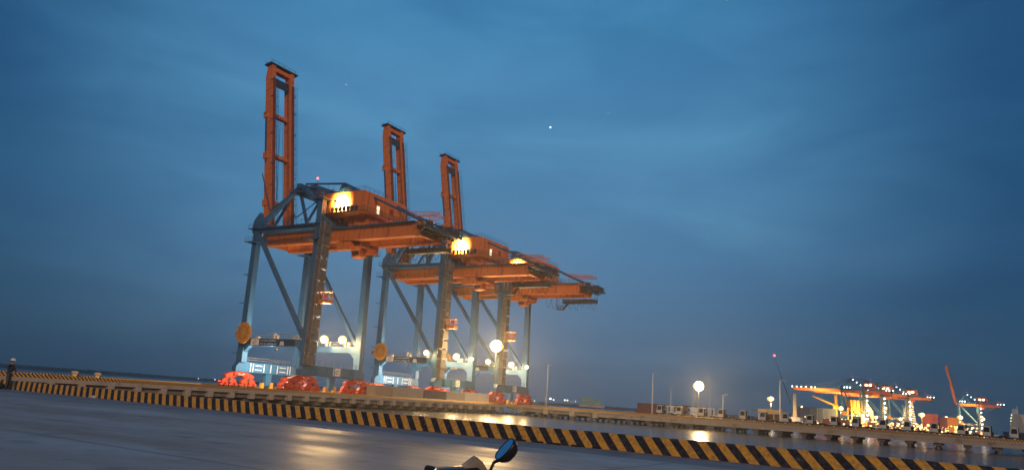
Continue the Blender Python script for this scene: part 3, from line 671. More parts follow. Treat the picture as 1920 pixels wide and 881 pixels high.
    for sx in (-1, 1):   # gratings painted as boom shade, rails and a ladder on the upper flange
        dk = MB().box(sx * GB - 0.5, sx * GB + 0.5, 4, BL - 4, 1.36, 1.44)
        dk.build('boom_shade_grating', mat('boom_shade_brown', (0.20, 0.06, 0.03), 0.7, 0.1, 0.4, 1.0), bt)  # dark brown carries the shade of the unlit boom side
        rl_ = MB()
        for q in range(5, int(BL - 3), 3): rl_.tube((sx * GB + 0.6, q, 1.2), (sx * GB + 0.6, q, 2.35), 0.06, 4)
        rl_.tube((sx * GB + 0.6, 5, 2.35), (sx * GB + 0.6, BL - 4, 2.35), 0.05, 4).tube((sx * GB + 0.6, 5, 1.8), (sx * GB + 0.6, BL - 4, 1.8), 0.04, 4)
        rl_.build('handrail', DARK, bt)
        rp_ = MB()
        for d_ in (0.3, 0.75): rp_.tube((sx * (GB - d_ - 0.65), 1, 0.9), (sx * (GB - d_ - 0.65), BL - 2, 0.7), 0.045, 4)
        rp_.build('hoist_rope', CABLE, bt)
    if boom_up:
        for sx in (-1, 1):   # folded forestay links
            MB().tube((sx * 4.2, AY + 1, AZ), (sx * 4.2, 24.0, 44.5), 0.16, 6).tube((sx * 4.2, 24.0, 44.5), (sx * 4.2, 29.2, 55.0), 0.14, 6).build('forestay', DBLUE, root)
    else:
        for sx in (-1, 1):
            MB().tube((sx * 4.2, AY + 0.5, AZ), (sx * 4.2, 24.6 + 24, 38.3), 0.16, 6).tube((sx * 4.2, AY + 0.5, AZ), (sx * 4.2, 24.6 + 45, 38.2), 0.16, 6).build('forestay', DBLUE, root)
    # lamps
    if lamps:
        for y in (11.5, 5.3): flood(root, 'flood_lamp', (LX - 0.9, y, 13.2), (-0.72, -0.62, -0.30), 22000, r=1.1, spot=R(165))
        flood(root, 'house_lamp', (hx0 - 1.9, -3.6, 43.4), (1, 0, 0.03), 70000, (1, .68, .28), r=0.26, spot=R(140))
        flood(root, 'door_lamp', (-1.6, hy0 - 0.7, 40.75), (0, -1, -0.3), 0, r=0.16)
        MB().box(-7.3, -6.6, -1.3, -1.24, 10.4, 11.4).build('lit_panel', LIT_WIN, root)
        # under-portal work light that washes the waterside sill
        flood(root, 'sill_lamp', (-LX + 1.0, 11.0, 9.2), (0.7, 0.75, -0.35), 14000, COOL, r=0.3)
    if string_lights:
        sl = MB()
        for z in (8, 12, 17, 22, 27, 32): sl.sphere((-LX - 1.2, -3.6, z), 0.95, 8)
        for q in (3, 8, 13): sl.sphere((-4.6 - q * 0.28, 13 - q * 0.8, 50.5 - q * 0.55), 0.7, 8)
        for q in (-28.5, -25, -22): sl.sphere((-5.5, q, 38.6), 0.6, 8)
        for q in (14, 17, 20): sl.sphere((-5.5, q, 40.5), 0.8, 8)
        sl.build('string_lamp', BULB_WHITE, root)
        s2 = MB()
        for q in (-8, -4): s2.box(hx0 - 0.14, hx0 - 0.05, q, q + 2.4, 42.6, 44.4)
        s2.build('lit_window', BULB_FAR, h)
        if not boom_up:
            s3 = MB()
            for q in (26, 30, 36, 41, 46, 51): s3.sphere((-5.2, 24.6 + q, 39.2), 0.75, 8)
            s3.build('boom_lamp', emit('boom_lamp_warm', (1.0, 0.75, 0.45), 9), root)
    return root
def index_tree():
    TREE.clear()
    for o in bpy.data.objects:
        if o.parent: TREE.setdefault(o.parent.name, []).append(o)

LS = 126.0
c1 = crane(True, True)
index_tree()
for k, (X, lab) in enumerate(((126.9, 'nearest and tallest looking blue and orange container crane, boom raised, leftmost on the jetty'),
                              (175.5, 'middle blue and orange container crane with raised boom, behind the grey containers'),
                              (207.5, 'farthest of the three raised-boom cranes on the jetty, behind the brightest lamp mast'))):
    o = c1 if k == 0 else copy_tree(c1)
    o.location = (X, LS, 0.09); tag(o, lab, 'container crane', 'container cranes on the jetty')
    for ch in kids(o):
        if ch.name.startswith('trolley'): ch.location.y = (0, -2.2, 1.6)[k]
    if k: flood(o, 'flood_lamp', (-9.3, 3.6, 12.9), (-0.72, -0.62, -0.30), 9000, r=0.85, spot=R(165)); flood(o, 'flood_lamp', (7.9, 0.2 - k * 0.4, 12.6), (-0.72, -0.62, -0.30), 6000, r=0.7, spot=R(165))

# ------------------------------------------------------------------ grey containers in front of the cranes
def container(L, H, c, name):
    root = empty('shipping_container')
    m = mat(name, c, 0.6, 0, 0.2, 0.8, stretch=(1, 1, 0.5))
    W = 2.44
    n = int(L / 0.28); prof = []
    for i in range(n):
        xx = -L / 2 + 0.12 + (L - 0.24) * i / n; d = (L - 0.24) / n
        prof += [(xx, -W / 2 + 0.02), (xx + d * 0.35, -W / 2 + 0.02), (xx + d * 0.5, -W / 2 + 0.06), (xx + d * 0.85, -W / 2 + 0.06)]
    prof += [(L / 2 - 0.12, -W / 2 + 0.02), (L / 2 - 0.12, W / 2 - 0.02), (-L / 2 + 0.12, W / 2 - 0.02)]
    MB().prism(prof, 'z', 0.15, H - 0.06).build('body', m, root)
    f = MB()
    for a in (-L / 2, L / 2 - 0.14):
        for b_ in (-W / 2, W / 2 - 0.14): f.box(a, a + 0.14, b_, b_ + 0.14, 0, H)
    for zz in (0.005, H - 0.125):
        for b_ in (-W / 2 + 0.004, W / 2 - 0.116): f.box(-L / 2 + 0.14, L / 2 - 0.14, b_, b_ + 0.112, zz, zz + 0.12)
        for a in (-L / 2 + 0.004, L / 2 - 0.116): f.box(a, a + 0.112, -W / 2 + 0.14, W / 2 - 0.14, zz, zz + 0.12)
    f.build('frame', m, root)
    dr = MB().box(-L / 2 - 0.0, -L / 2 + 0.06, -W / 2 + 0.16, -0.01, 0.14, H - 0.14).box(-L / 2, -L / 2 + 0.06, 0.01, W / 2 - 0.16, 0.14, H - 0.14).build('door', m, root)
    MB().tube((-L / 2 - 0.03, -0.3, 0.2), (-L / 2 - 0.03, -0.3, H - 0.2), 0.03, 5).tube((-L / 2 - 0.03, 0.3, 0.2), (-L / 2 - 0.03, 0.3, H - 0.2), 0.03, 5).build('locking_bar', GALV, dr)
    return root
for xm, L, H, c, nm, lab in (
    (138.4, 6.06, 2.9, (0.34, 0.26, 0.19), 'container_tan', 'short tan container beside the red bogies at the left end of the container row'),
    (148.2, 12.19, 2.9, (0.36, 0.32, 0.27), 'container_beige', 'long beige-grey container, second from the left in the row on the jetty'),
    (159.6, 9.12, 2.59, (0.13, 0.125, 0.12), 'container_dark', 'dark grey container in the middle of the container row on the jetty'),
    (168.9, 8.2, 2.75, (0.46, 0.43, 0.36), 'container_cream', 'cream container between the dark grey and the white one on the jetty'),
    (179.4, 12.19, 2.9, (0.60, 0.57, 0.50), 'container_white', 'long off-white container at the foot of the brightest lamp mast')):
    o = container(L, H, c, nm); o.location = (xm, 121.2, 0.003); tag(o, lab, 'container', 'containers on the jetty')

# ------------------------------------------------------------------ lamp masts
def mast(name, loc, h, lab, lit=True, power=9000, r=0.75, grp=None, twin=False):
    root = empty(name, loc)
    MB().tube((0, 0, 0.3), (0, 0, h), 0.20, 10, 0.11).build('pole', GALV if lit else WHITE, root, smooth=True)
    MB().box(-0.4, 0.4, -0.4, 0.4, 0.0, 0.32).build('base_plinth', CONC, root)
    if lit:
        hd = MB().lathe((0, 0, h), (0, 0, 1), [(0.1, 0.30 * r), (r * 0.3, 0.31 * r), (r * 0.3, 0.38 * r), (0.1, 0.42 * r)], 12).build('head_ring', DARK, root)
        for i in range(6):
            t = 2 * math.pi * i / 6 + 0.3
            MB().sphere((r * 0.58 * math.cos(t), r * 0.58 * math.sin(t), h - 0.5 * r), 0.46 * r, 12).build('flood_lamp', EDGE, hd, smooth=True)  # dimmer orange globes imitate glare around the bright core
        MB().sphere((-0.25 * r, -0.15 * r, h - 0.5 * r), r * 0.80, 16).build('flood_lamp', BULB, hd, smooth=True)
        light('mast_light', root, (-r * 0.9, -r * 0.6, h - 0.6 * r), power, WARM, 0.8, R(158), Vector((-0.80, -0.52, -0.34)))
    else:
        MB().tube((0, 0, h - 0.1), (-0.25, -0.7, h), 0.06, 6).box(-0.5, 0.0, -1.35, -0.6, h - 0.06, h + 0.1).build('lamp_arm', WHITE, root)
    return tag(root, lab, 'lamp mast', grp)
G_ = 'lamp masts on the jetty and trestle'
mast('lamp_mast', (186.9, 119.6, 0), 18.0, 'brightest lamp mast, lit, in front of the third crane', True, 100000, 2.1, G_)
mast('lamp_mast', (200.5, 62.4, 0), 9.4, 'lit lamp mast on the trestle, above the parked tractors and tugs', True, 60000, 1.55, G_)
mast('unlit_lamp_mast', (194.2, 105.6, 0), 12.4, 'unlit pale lamp pole, nearest to the three cranes', False, grp=G_)
mast('unlit_lamp_mast', (194.2, 73.1, 0), 11.3, 'tall unlit lamp pole beside the first white tractor', False, grp=G_)
mast('unlit_lamp_mast', (205.5, 57.2, 0), 6.9, 'short unlit lamp pole right of the lit trestle mast', False, grp=G_)
mast('unlit_lamp_mast', (199.0, 40.9, 0), 11.0, 'thin unlit pole beside the tan-roofed shelter', False, grp=G_)

# ------------------------------------------------------------------ terminal tractors on the trestle (front towards +Y)
def tractor():
    root = empty('terminal_tractor')
    CAB = mat('tractor_white', (0.58, 0.57, 0.54), 0.4, 0, 0.12, 1.5)
    MB().box(-0.42, 0.42, -2.3, 2.45, 0.62, 0.86).box(-1.2, 1.2, 2.3, 2.6, 0.45, 0.85).box(-0.6, 0.6, -2.5, -2.3, 0.5, 0.9).build('frame', DARK, root)
    cab = MB().prism([(0.85, 0.9), (2.3, 0.9), (2.42, 1.5), (2.15, 2.85), (2.0, 2.95), (0.95, 2.95), (0.85, 2.85)], 'x', -1.15, 0.15).build('cab', CAB, root)
    for xx in (-1.165, 0.153):
        MB().prism([(1.05, 1.7), (2.2, 1.7), (2.0, 2.7), (1.05, 2.7)], 'x', xx, xx + 0.012).build('side_window', GLASS_D, cab)
    MB().beam((-0.5, 2.405, 1.6), (-0.5, 2.19, 2.75), 1.1, 0.02).build('windscreen', GLASS_D, cab)
    MB().box(-1.1, 0.1, 0.74, 0.845, 0.9, 2.85).build('cab_back', RUBBER, cab)
    MB().prism([(0.8, 0.88), (2.45, 0.88), (2.4, 1.45), (0.8, 1.6)], 'x', 0.2, 1.15).build('bonnet', CAB, root)
    MB().tube((0.5, 0.62, 0.87), (0.5, 0.62, 3.0), 0.09, 8).box(0.3, 0.9, 0.3, 0.75, 0.9, 1.7).build('exhaust_stack', RUBBER, root)
    MB().prism([(-0.5, 0.87), (-2.0, 0.87), (-2.2, 0.95), (-1.3, 1.18), (-0.5, 1.1)], 'x', -0.45, 0.45).build('fifth_wheel', DARK, root)
    MB().tube((-0.5, 1.5, 2.96), (-0.5, 1.5, 3.1), 0.1, 8).build('roof_beacon', YELLOW, cab)
    for xx, yy in ((-1.0, 1.55), (1.0, 1.55), (-0.95, -1.4), (0.95, -1.4)):
        wd = 0.16 if yy > 0 else 0.28
        wh = MB().lathe((xx, yy, 0.51), (1, 0, 0), [(0.28, -wd), (0.46, -wd), (0.505, -wd * .7), (0.505, wd * .7), (0.46, wd), (0.28, wd)], 18).build('wheel', RUBBER, root)
        MB().lathe((xx, yy, 0.51), (1, 0, 0), [(0.01, -wd * .8), (0.12, -wd * .9), (0.29, -wd * .75), (0.29, wd * .75), (0.12, wd * .9), (0.01, wd * .8)], 14).build('rim', CAB, wh)
    MB().prism([(-0.75, 1.05), (-0.85, 1.12), (-1.95, 1.12), (-2.05, 1.05)], 'x', -1.2, -0.66).build('mudguard', DARK, root)
    return root
t0 = tractor(); index_tree()
ty = [71.2, 65.6, 59.7, 54.6, 49.2, 44.1, 38.6, 33.2, 27.8, 22.9, 17.2, 12.2, 6.8, 1.6, -3.2, -8.1]
ordw = ['first', 'second', 'third', 'fourth', 'fifth', 'sixth', 'seventh', 'eighth', 'ninth', 'tenth', 'eleventh', 'twelfth', 'thirteenth', 'fourteenth', 'fifteenth', 'last']
for i, y in enumerate(ty):
    o = t0 if i == 0 else copy_tree(t0)
    o.location = (195.6 + random.uniform(-.25, .25), y - 1.5 + random.uniform(-.2, .2), 0.0); o.rotation_euler = (0, 0, R(random.uniform(-3, 3)))
    tag(o, f'white terminal tractor on the trestle, {ordw[i]} from the left of the parked row', 'tractor', 'terminal tractors parked on the trestle')

# shelter with tan roof
sh = empty('shelter', (203.3, 44.0, 0))
MB().box(-2.0, 2.0, -3.0, 3.0, 2.6, 3.7).build('roof', mat('shelter_tan', (0.45, 0.36, 0.20), 0.6, 0, 0.2, 1), sh)
MB().box(-2.6, 2.2, 3.02, 4.6, 3.1, 3.3).build('canopy', DARK, sh)
for a in (-1.8, 1.8):
    for b_ in (-2.8, -1, 1, 2.8): MB().box(a - 0.08, a + 0.08, b_ - 0.08, b_ + 0.08, 0, 2.6).build('post', WHITE, sh)
MB().box(1.7, 1.76, -2.7, 2.7, 0.1, 2.5).build('back_wall', mat('shelter_wall', (0.2, 0.13, 0.10), 0.7, 0, 0.2, 1), sh)
tag(sh, 'tan-roofed open shelter with white posts behind the tractors', 'shelter')

# ------------------------------------------------------------------ tugs and barge beyond the trestle
def tug(loc, rz, mh, lab):
    root = empty('tug_boat', loc, rz)
    HULL = mat('tug_hull', (0.04, 0.04, 0.045), 0.5, 0, 0.3, 1)
    hv = MB(); secs = []
    for y, wd, zt in ((-11, 2.6, 2.0), (-8, 3.9, 1.9), (0, 4.2, 2.0), (6, 3.8, 2.5), (10, 2.2, 3.1), (12, 0.2, 3.4)):
        secs.append([(-wd, y, zt), (-wd * .85, y * .97, -0.5), (wd * .85, y * .97, -0.5), (wd, y, zt)])
    for s_ in secs: hv.v += s_
    for i in range(5):
        for j in range(4): hv.f.append((i * 4 + j, i * 4 + (j + 1) % 4, (i + 1) * 4 + (j + 1) % 4, (i + 1) * 4 + j))
    hv.f += [(0, 1, 2, 3), (20, 21, 22, 23)]
    hv.build('hull', HULL, root)
    dk = MB().prism([(-5, 2.0), (5.5, 2.2), (4.6, 4.6), (-4.4, 4.6)], 'x', -2.8, 2.8).build('deckhouse', WHITE, root)
    wh = MB().prism([(-1.8, 4.603), (3.8, 4.603), (4.2, 5.4), (3.4, 6.9), (-1.6, 6.9)], 'x', -2.0, 2.0).build('wheelhouse', WHITE, root)
    MB().box(-2.02, 2.02, -1.2, 3.0, 5.5, 6.4).build('window_band', GLASS_D, wh)
    MB().tube((0, 0.2, 6.9), (0, -0.2, mh), 0.18, 6, 0.08).tube((-1.2, 0, mh * 0.8), (1.2, 0, mh * 0.8), 0.06, 5).tube((0, 0, mh - .3), (0, -3.4, 6.0), 0.06, 5).tube((0, 0, mh - 1.2), (0, 3.0, 6.9), 0.05, 5).build('mast', WHITE, root)
    MB().tube((-1.2, -3.4, 4.6), (-1.2, -3.7, 6.6), 0.4, 8).tube((1.2, -3.4, 4.6), (1.2, -3.7, 6.6), 0.4, 8).build('funnel', DARK, root)
    root.scale = (0.72, 0.72, 0.85)
    return tag(root, lab, 'tug boat', 'tug boats behind the trestle')
tug((236, 82.6, WATER_Z), R(-60), 13.5, 'white tug boat behind the first tractors, leftmost of the three')
tug((240, 76.5, WATER_Z), R(120), 13.8, 'white tug boat with thin mast left of the lit trestle mast')
tug((238, 70.4, WATER_Z), R(-75), 13.0, 'white tug boat just right of the lit trestle mast')
bg_ = empty('barge', (300, 111, WATER_Z), R(4))
MB().prism([(-26, 0.2), (-23, -0.6), (23, -0.6), (26, 0.2), (26, 1.6), (-26, 1.6)], 'x', -6, 6).build('hull', mat('barge_hull', (0.05, 0.045, 0.045), 0.6, 0, 0.3, 0.5), bg_)
MB().box(-3, 3, -24, -20.5, 1.6, 4.4).build('wheelhouse', GALV, bg_)
tag(bg_, 'long low dark barge carrying rust-red containers, left of the tall unlit pole', 'barge')
rc_ = None
for i, (y, zc) in enumerate(((-11, 0), (2, 0), (-11, 1), (1.4, 1))):
    if rc_ is None: rc_ = container(12.19, 2.59, (0.17, 0.06, 0.05), 'container_rust'); index_tree(); o = rc_
    else: o = copy_tree(rc_)
    o.location = (299 - y * 0.07, 111 + y, WATER_Z + 1.605 + zc * 2.6); o.rotation_euler = (0, 0, R(94))
    tag(o, ('upper' if zc else 'lower') + ' rust-red container on the dark barge, ' + ('nearer its right end', 'nearer its left end')[i % 2], 'container', 'rust-red containers on the barge')

# ------------------------------------------------------------------ far terminal
ft = MB().prism([(620, 150), (620, 60), (840, 30), (1000, -10), (1180, -60), (1500, -60), (1500, 190), (700, 190)], 'z', WATER_Z - 1, 0.0)
tag(ft.build('far_terminal_ground', CONC), None, None, kind='structure')
fA = crane(False, False, True); index_tree()
far = [(900, 96, -5, 'far crane with lowered boom and strings of white lamps, leftmost in the distant row'),
       (958, 84, -5, 'far lit crane with lowered boom, second in the distant row'),
       (1026, 63, -5, 'far lit crane with lowered boom, third in the distant row')]
for k, (X, Y, rz, lab) in enumerate(far):
    o = fA if k == 0 else copy_tree(fA)
    o.location = (X, Y, 0.01); o.rotation_euler = (0, 0, R(rz)); tag(o, lab, 'container crane', 'container cranes at the far terminal')
fB = crane(True, False, True)
fB.location = (1160, -10, 0.01); fB.rotation_euler = (0, 0, R(-5)); tag(fB, 'far crane with raised boom standing apart near the right edge', 'container crane', 'container cranes at the far terminal')
index_tree()
for o_ in [o for o in bpy.data.objects if o.name.startswith('container_crane') and o.location.x > 500]:
    light('boom_work_light', o_, (-11, 46 if o_ is not fB else 6, 24), 130000, (1, .62, .18), 1.0, R(150), Vector((0.75, 0.1, 0.65)))
    light('quay_work_light', o_, (-13, -14, 20), 130000, (1, .62, .2), 1.0, R(150), Vector((0.75, 0.5, -0.45)))

def ray(px, py, d):
    """a far thing's spot: bearing of a photograph pixel at a chosen distance d along the ground"""
    k = fw + r2 * ((px - 960) / 1380) - u2 * ((py - 440.5) / 1380)
    t = d / (k.x * math.cos(YAW) + k.y * math.sin(YAW)); return Vector((k.x * t, k.y * t, 1.35 + k.z * t))

# far flood masts
fm = [(1445, 747, 600, 1.7, 'lit mast left of the distant terminal, above the tan-roofed shelter', 9000), (1576, 765, 760, 1.9, 'lit flood mast below the yellow crane jib', 9000),
      (1617, 779, 800, 1.6, 'lit flood mast under the yellow hopper', 6000), (1642, 782, 820, 1.5, 'lit flood mast right of the yellow hopper', 0), (1656, 780, 860, 1.5, 'flood mast beside the second far crane leg', 6000),
      (1688, 785, 880, 1.6, 'low flood mast left of the pale ship house', 0), (1703, 783, 900, 1.6, 'flood mast before the pale ship house', 6000), (1728, 777, 900, 2.4, 'bright flood mast right of the pale ship house', 9000),
      (1774, 782, 960, 1.3, 'small flood mast between red and orange containers', 0), (1800, 782, 960, 2.3, 'bright flood mast left of the lone raised-boom crane leg', 9000), (1843, 785, 980, 1.6, 'flood mast right of the lone raised-boom crane leg', 6000),
      (1727, 800, 860, 1.2, 'low lamp behind the tractors below the pale ship house', 0), (1795, 801, 860, 1.6, 'low lamp behind the tractors below the orange containers', 0), (1503, 762, 760, 0.7, 'small lamp on the dark container stack', 0)]
for px, py, d, r, lab, pw_ in fm:
    p = ray(px, py, d); root = empty('flood_mast', (p.x, p.y, 0))
    MB().tube((0, 0, 0), (0, 0, p.z), 0.3, 6, 0.18).build('pole', GALV, root)
    r *= 1.35
    MB().sphere((-r * 0.3, -r * 0.2, p.z), r * 0.66, 12).build('flood_lamp', BULB_FAR, root, smooth=True)
    for q_ in (-1, 1): MB().sphere((q_ * r * 0.3, -q_ * r * 0.55, p.z - 0.1), r * 0.62, 10).build('flood_lamp', EDGE, root, smooth=True)  # side globes added as painted glare
    MB().sphere((0, 0, p.z - 0.5 * r), r * 0.6, 10).build('flood_lamp', EDGE, root, smooth=True)  # lower globe, likewise glare around the core
    if pw_: light('mast_light', root, (0, 0, p.z - r - 1), pw_ * 9, WARM, 1.0, R(150), Vector((0.7, 0.45, -0.55)))
    tag(root, lab, 'lamp mast', 'flood masts at the far terminal')
# scattered low work lamps
rnd = random.Random(5); wl = MB()
for i in range(520):
    px = rnd.uniform(1500, 1850); p = ray(px, 770 + (px - 1500) * 0.068 + rnd.uniform(9, 30), rnd.uniform(700, 1000))
    wl.sphere(p, rnd.uniform(0.3, 0.95) * (1.5 if rnd.random() < .15 else 1), 6)
tag(wl.build('work_lamps', emit('work_lamp', (1.0, 0.60, 0.20), 5)), 'scatter of small warm work lamps on the far terminal quay', 'lamps', kind='stuff')

ORD = ['first', 'second', 'third', 'fourth', 'fifth', 'sixth', 'seventh', 'eighth', 'ninth', 'tenth']
def block_stack(px, py_top, d, cols, rows, c, nm, lab, rz):
    p = ray(px, py_top, d); k = None
    for i in range(cols):
        for j in range(rows):
            o = container(12.19, 2.59, c, nm) if k is None else copy_tree(k)
            if k is None: k = o; index_tree()
            o.location = (p.x + rt.x * i * 6.5, p.y + rt.y * i * 6.5, 0.01 + j * 2.6); o.rotation_euler = (0, 0, R(rz + rnd.uniform(-1, 1)))
            tag(o, f'{nm.split("_")[1]} container, {ORD[j]} tier up, {ORD[i]} column of {lab}', 'container', lab)
block_stack(1497, 765, 780, 6, 6, (0.10, 0.12, 0.14), 'container_slate', 'the stack left of the yellow crane', 90)
block_stack(1738, 760, 960, 2, 8, (0.42, 0.07, 0.04), 'container_red', 'the stack right of the pale ship house', 90)
block_stack(1770, 768, 960, 2, 7, (0.25, 0.08, 0.05), 'container_brown', 'the stack beside the red one', 90)
block_stack(1785, 768, 955, 1, 7, (0.75, 0.28, 0.03), 'container_orange', 'the stack under the far raised boom', 90)
block_stack(1555, 777, 730, 3, 2, (0.40, 0.12, 0.03), 'container_amber', 'the low stack under the yellow jib', 90)

# yellow ship crane (column and sloping jib)
YL = mat('crane_yellow', (0.85, 0.45, 0.02), 0.45, 0, 0.15, 0.5)
p = ray(1567, 742, 800); q = ray(1523, 739, 800); z1 = ray(1567, 757, 800).z
yc = empty('jib_crane', (p.x, p.y, 0))
MB().tube((0, 0, 0), (0, 0, p.z + 1), 2.0, 10, 1.6).build('column', YL, yc)
MB().beam((0, 0, z1 - 2), (q.x - p.x, q.y - p.y, q.z - 1.5), 1.6, 3.2, 1.0, 1.2, side=(0, 0, 1)).build('jib', YL, yc)
MB().box(-2.4, 2.4, -2.4, 2.4, z1 - 5, z1 - 1).build('slewing_house', YL, yc)
tag(yc, 'yellow jib crane lit from below, left of the yellow hopper', 'crane')
light('jib_lamp', yc, (-8, 4, z1 - 12), 26000, (1, .7, .2), 1.0, R(140), Vector((0.7, 0.1, 0.7)))
p = ray(1606, 770, 815)
hp = empty('hopper', (p.x, p.y, 0), R(-58))
MB().prism([(-9, 27), (9, 27), (8, 19), (3, 13), (-3, 13), (-8, 19)], 'y', -5, 5).build('bin', YL, hp)
for a in (-7.5, 7.5):
    for b_ in (-4.5, 4.5): MB().box(a - 0.5, a + 0.5, b_ - 0.5, b_ + 0.5, 0, 20).build('leg', YL, hp)
rb = MB()
for a in (-6, -2, 2, 6): rb.box(a - 0.3, a + 0.3, -5.4, -5.02, 17, 27)
rb.build('rib', DARK, hp)
MB().prism([(9.1, 26), (16, 16), (16, 5), (9.1, 18)], 'y', -4, 4).build('chute', mat('chute_cream', (0.6, 0.45, 0.25), 0.5, 0, 0.2, 1), hp)
tag(hp, 'bright yellow hopper with dark ribs under the far cranes', 'hopper')
light('hopper_lamp', hp, (-5, -14, 12), 26000, (1, .72, .2), 1.0, R(140), Vector((0.2, 0.8, 0.5)))

# mobile harbour crane with dark lattice jib
p = ray(1480, 780, 620); q = ray(1452, 668, 620); tp_ = ray(1490, 737, 620)
mc = empty('mobile_crane', (tp_.x, tp_.y, 0))
MB().box(-5, 5, -5, 5, 0.5, 4).build('chassis', WHITE, mc)
MB().beam((0, 0, 4), (0, 0, tp_.z), 3.0, 3.0, 2.0, 2.0).build('tower', mat('cream_paint', (0.6, 0.52, 0.36), 0.5, 0, 0.2, 0.6), mc)
jb = MB(); A = Vector((-2, 3, 14)); B = Vector((q.x - tp_.x, q.y - tp_.y, q.z))
for o_ in ((0.8, 0, 0.8), (-0.8, 0, 0.8), (0, 0, -0.8)): jb.tube(A + Vector(o_), B, 0.22, 5, 0.1)
for i in range(14):
    a = A.lerp(B, i / 14); b_ = A.lerp(B, (i + 1) / 14); s_ = 0.8 * (1 - i / 15); jb.tube(a + Vector((s_, 0, s_)), b_ + Vector((0, 0, -s_)), 0.08, 4).tube(a + Vector((0, 0, -s_)), b_ + Vector((-s_, 0, s_)), 0.08, 4)
jb.build('lattice_jib', DARK, mc)
MB().sphere(B + Vector((0, 0, 0.8)), 0.9, 8).build('beacon', BULB_RED, mc)
MB().sphere((0.5, -2.0, 3.2), 0.8, 8).build('green_lamp', emit('green_lamp', (.4, 1, .5), 5), mc)
tag(mc, 'mobile harbour crane with thin dark jib, red tip light and cream tower', 'crane')

# ships at the far terminal
def ship(loc, rz, L, W, Hh, hc, lab, house_h, lit):
    root = empty('ship', loc, rz)
    hv = MB(); n = 8
    for i in range(n + 1):
        t = i / n; y = -L / 2 + L * t; wd = W / 2 * (1 if t < 0.75 else max(0.04, 1 - ((t - 0.75) / 0.25) ** 2)); zt = Hh + (0 if t < .75 else 3 * (t - .75) / .25)
        hv.v += [(-wd, y, zt), (-wd * 0.9, y * 0.98, -2), (wd * 0.9, y * 0.98, -2), (wd, y, zt)]
    for i in range(n):
        for j in range(4): hv.f.append((i * 4 + j, i * 4 + (j + 1) % 4, (i + 1) * 4 + (j + 1) % 4, (i + 1) * 4 + j))
    hv.f += [(0, 1, 2, 3), tuple(range(n * 4, n * 4 + 4))]
    hv.build('hull', mat('ship_hull_' + hc[0], hc[1], 0.5, 0, 0.2, 0.2), root)
    y0 = -L / 2 + 6
    hs = MB(); z = Hh
    for i in range(house_h):
        hs.box(-W / 2 + 1 + i * 0.5, W / 2 - 1 - i * 0.5, y0 + i * 0.4, y0 + 13 - i * 0.6, z + (0.01 if i else 0), z + 2.9); z += 2.91
    hs = hs.build('superstructure', mat('ship_cream', (0.62, 0.58, 0.46), 0.5, 0, 0.15, 0.4), root)
    MB().tube((0, y0 + 5, z), (0, y0 + 5, z + 8), 0.5, 6, 0.2).box(-2, 2, y0 + 1, y0 + 4, z, z + 5).build('mast_and_funnel', WHITE, hs)
    lw = MB(); rn = random.Random(int(L))
    for i in range(house_h):
        for kx in range(10):
            if rn.random() < 0.6: lw.sphere((-W / 2 + 0.9 + i * 0.5, y0 + 0.8 + kx * 1.2, Hh + 1.8 + i * 2.91), 0.35, 6)
            if rn.random() < 0.6: lw.sphere((-W / 2 + 2 + i * .5 + kx * (W - 4) / 10, y0 - 0.1 + i * .4, Hh + 1.8 + i * 2.91), 0.35, 6)
    lw.build('deck_lamp', emit('ship_lamp_' + hc[0], lit, 5), hs)
    return tag(root, lab, 'ship')
p = ray(1905, 800, 700); q = ray(1707, 790, 940)
ship((p.x + 30, p.y - 55, WATER_Z), R(160), 130, 20, 7, ('dark', (0.02, 0.03, 0.03)), 'dark-hulled ship with yellow-green deck lights cut by the right edge', 6, (0.9, 1.0, 0.45))
ship((q.x + 40, q.y + 45, WATER_Z), R(-12), 110, 20, 9, ('rust', (0.12, 0.05, 0.03)), 'pale lit ship house rising among the far cranes and containers', 8, (1.0, 0.8, 0.45))

# ------------------------------------------------------------------ far bank
def bank():
    m = MB(); n = 90; rn = random.Random(2)
    P_ = []
    for i in range(n + 1):
        px = -900 + (2700) * i / n; d = 1500 + 120 * math.sin(i * 0.31) + rn.uniform(-20, 20)
        k = fw + rt * ((px - 960) / 1380); b = math.atan2(k.y, k.x); P_.append((math.cos(b), math.sin(b), d / math.cos(b - YAW)))
    for c, s, d in P_:
        for dd, z in ((0, WATER_Z - 1), (12, WATER_Z + 0.6), (60, 0.2), (700, 2.0)): m.v.append((c * (d + dd), s * (d + dd), z))
    for i in range(n):
        for j in range(3): m.f.append((i * 4 + j, i * 4 + j + 1, i * 4 + 5 + j, i * 4 + 4 + j))
    tag(m.build('far_bank', mat('bank_mud', (0.06, 0.055, 0.045), 0.9, 0, 0.3, 0.01)), None, None, kind='structure')
    f = MB()
    for i in range(n):
        c0, s0, d0 = P_[i]; c1_, s1, d1 = P_[i + 1]
        left = max(0.0, 1 - i / 55)
        for q in range(60):
            t = rn.random(); dd = rn.uniform(20, 220)
            x = (c0 + (c1_ - c0) * t) * (d0 + (d1 - d0) * t + dd); y = (s0 + (s1 - s0) * t) * (d0 + (d1 - d0) * t + dd)
            h = (2.0 + 4.5 * left) * rn.uniform(0.6, 1.25) + 2.2; r = rn.uniform(3, 6)
            # a ragged crown of crossing leaf faces
            for g_ in range(4):
                a = rn.uniform(0, 6.28); zz = h * rn.uniform(0.45, 1.0); e = r * rn.uniform(0.4, 0.9)
                ca, sa = math.cos(a) * e, math.sin(a) * e
                f.add([(x - ca, y - sa, zz * 0.25), (x + ca, y + sa, zz * 0.3), (x + ca * 0.5, y + sa * 0.5, zz), (x - ca * 0.6, y - sa * 0.6, zz * 0.9)], [(0, 1, 2, 3)])
    me = f.build('mangrove_wood', mat('mangrove_leaf', (0.028, 0.045, 0.022), 0.8, 0, 0.4, 0.1))
    tag(me, 'dark belt of mangrove trees on the far river bank', 'wood', kind='stuff')
bank()
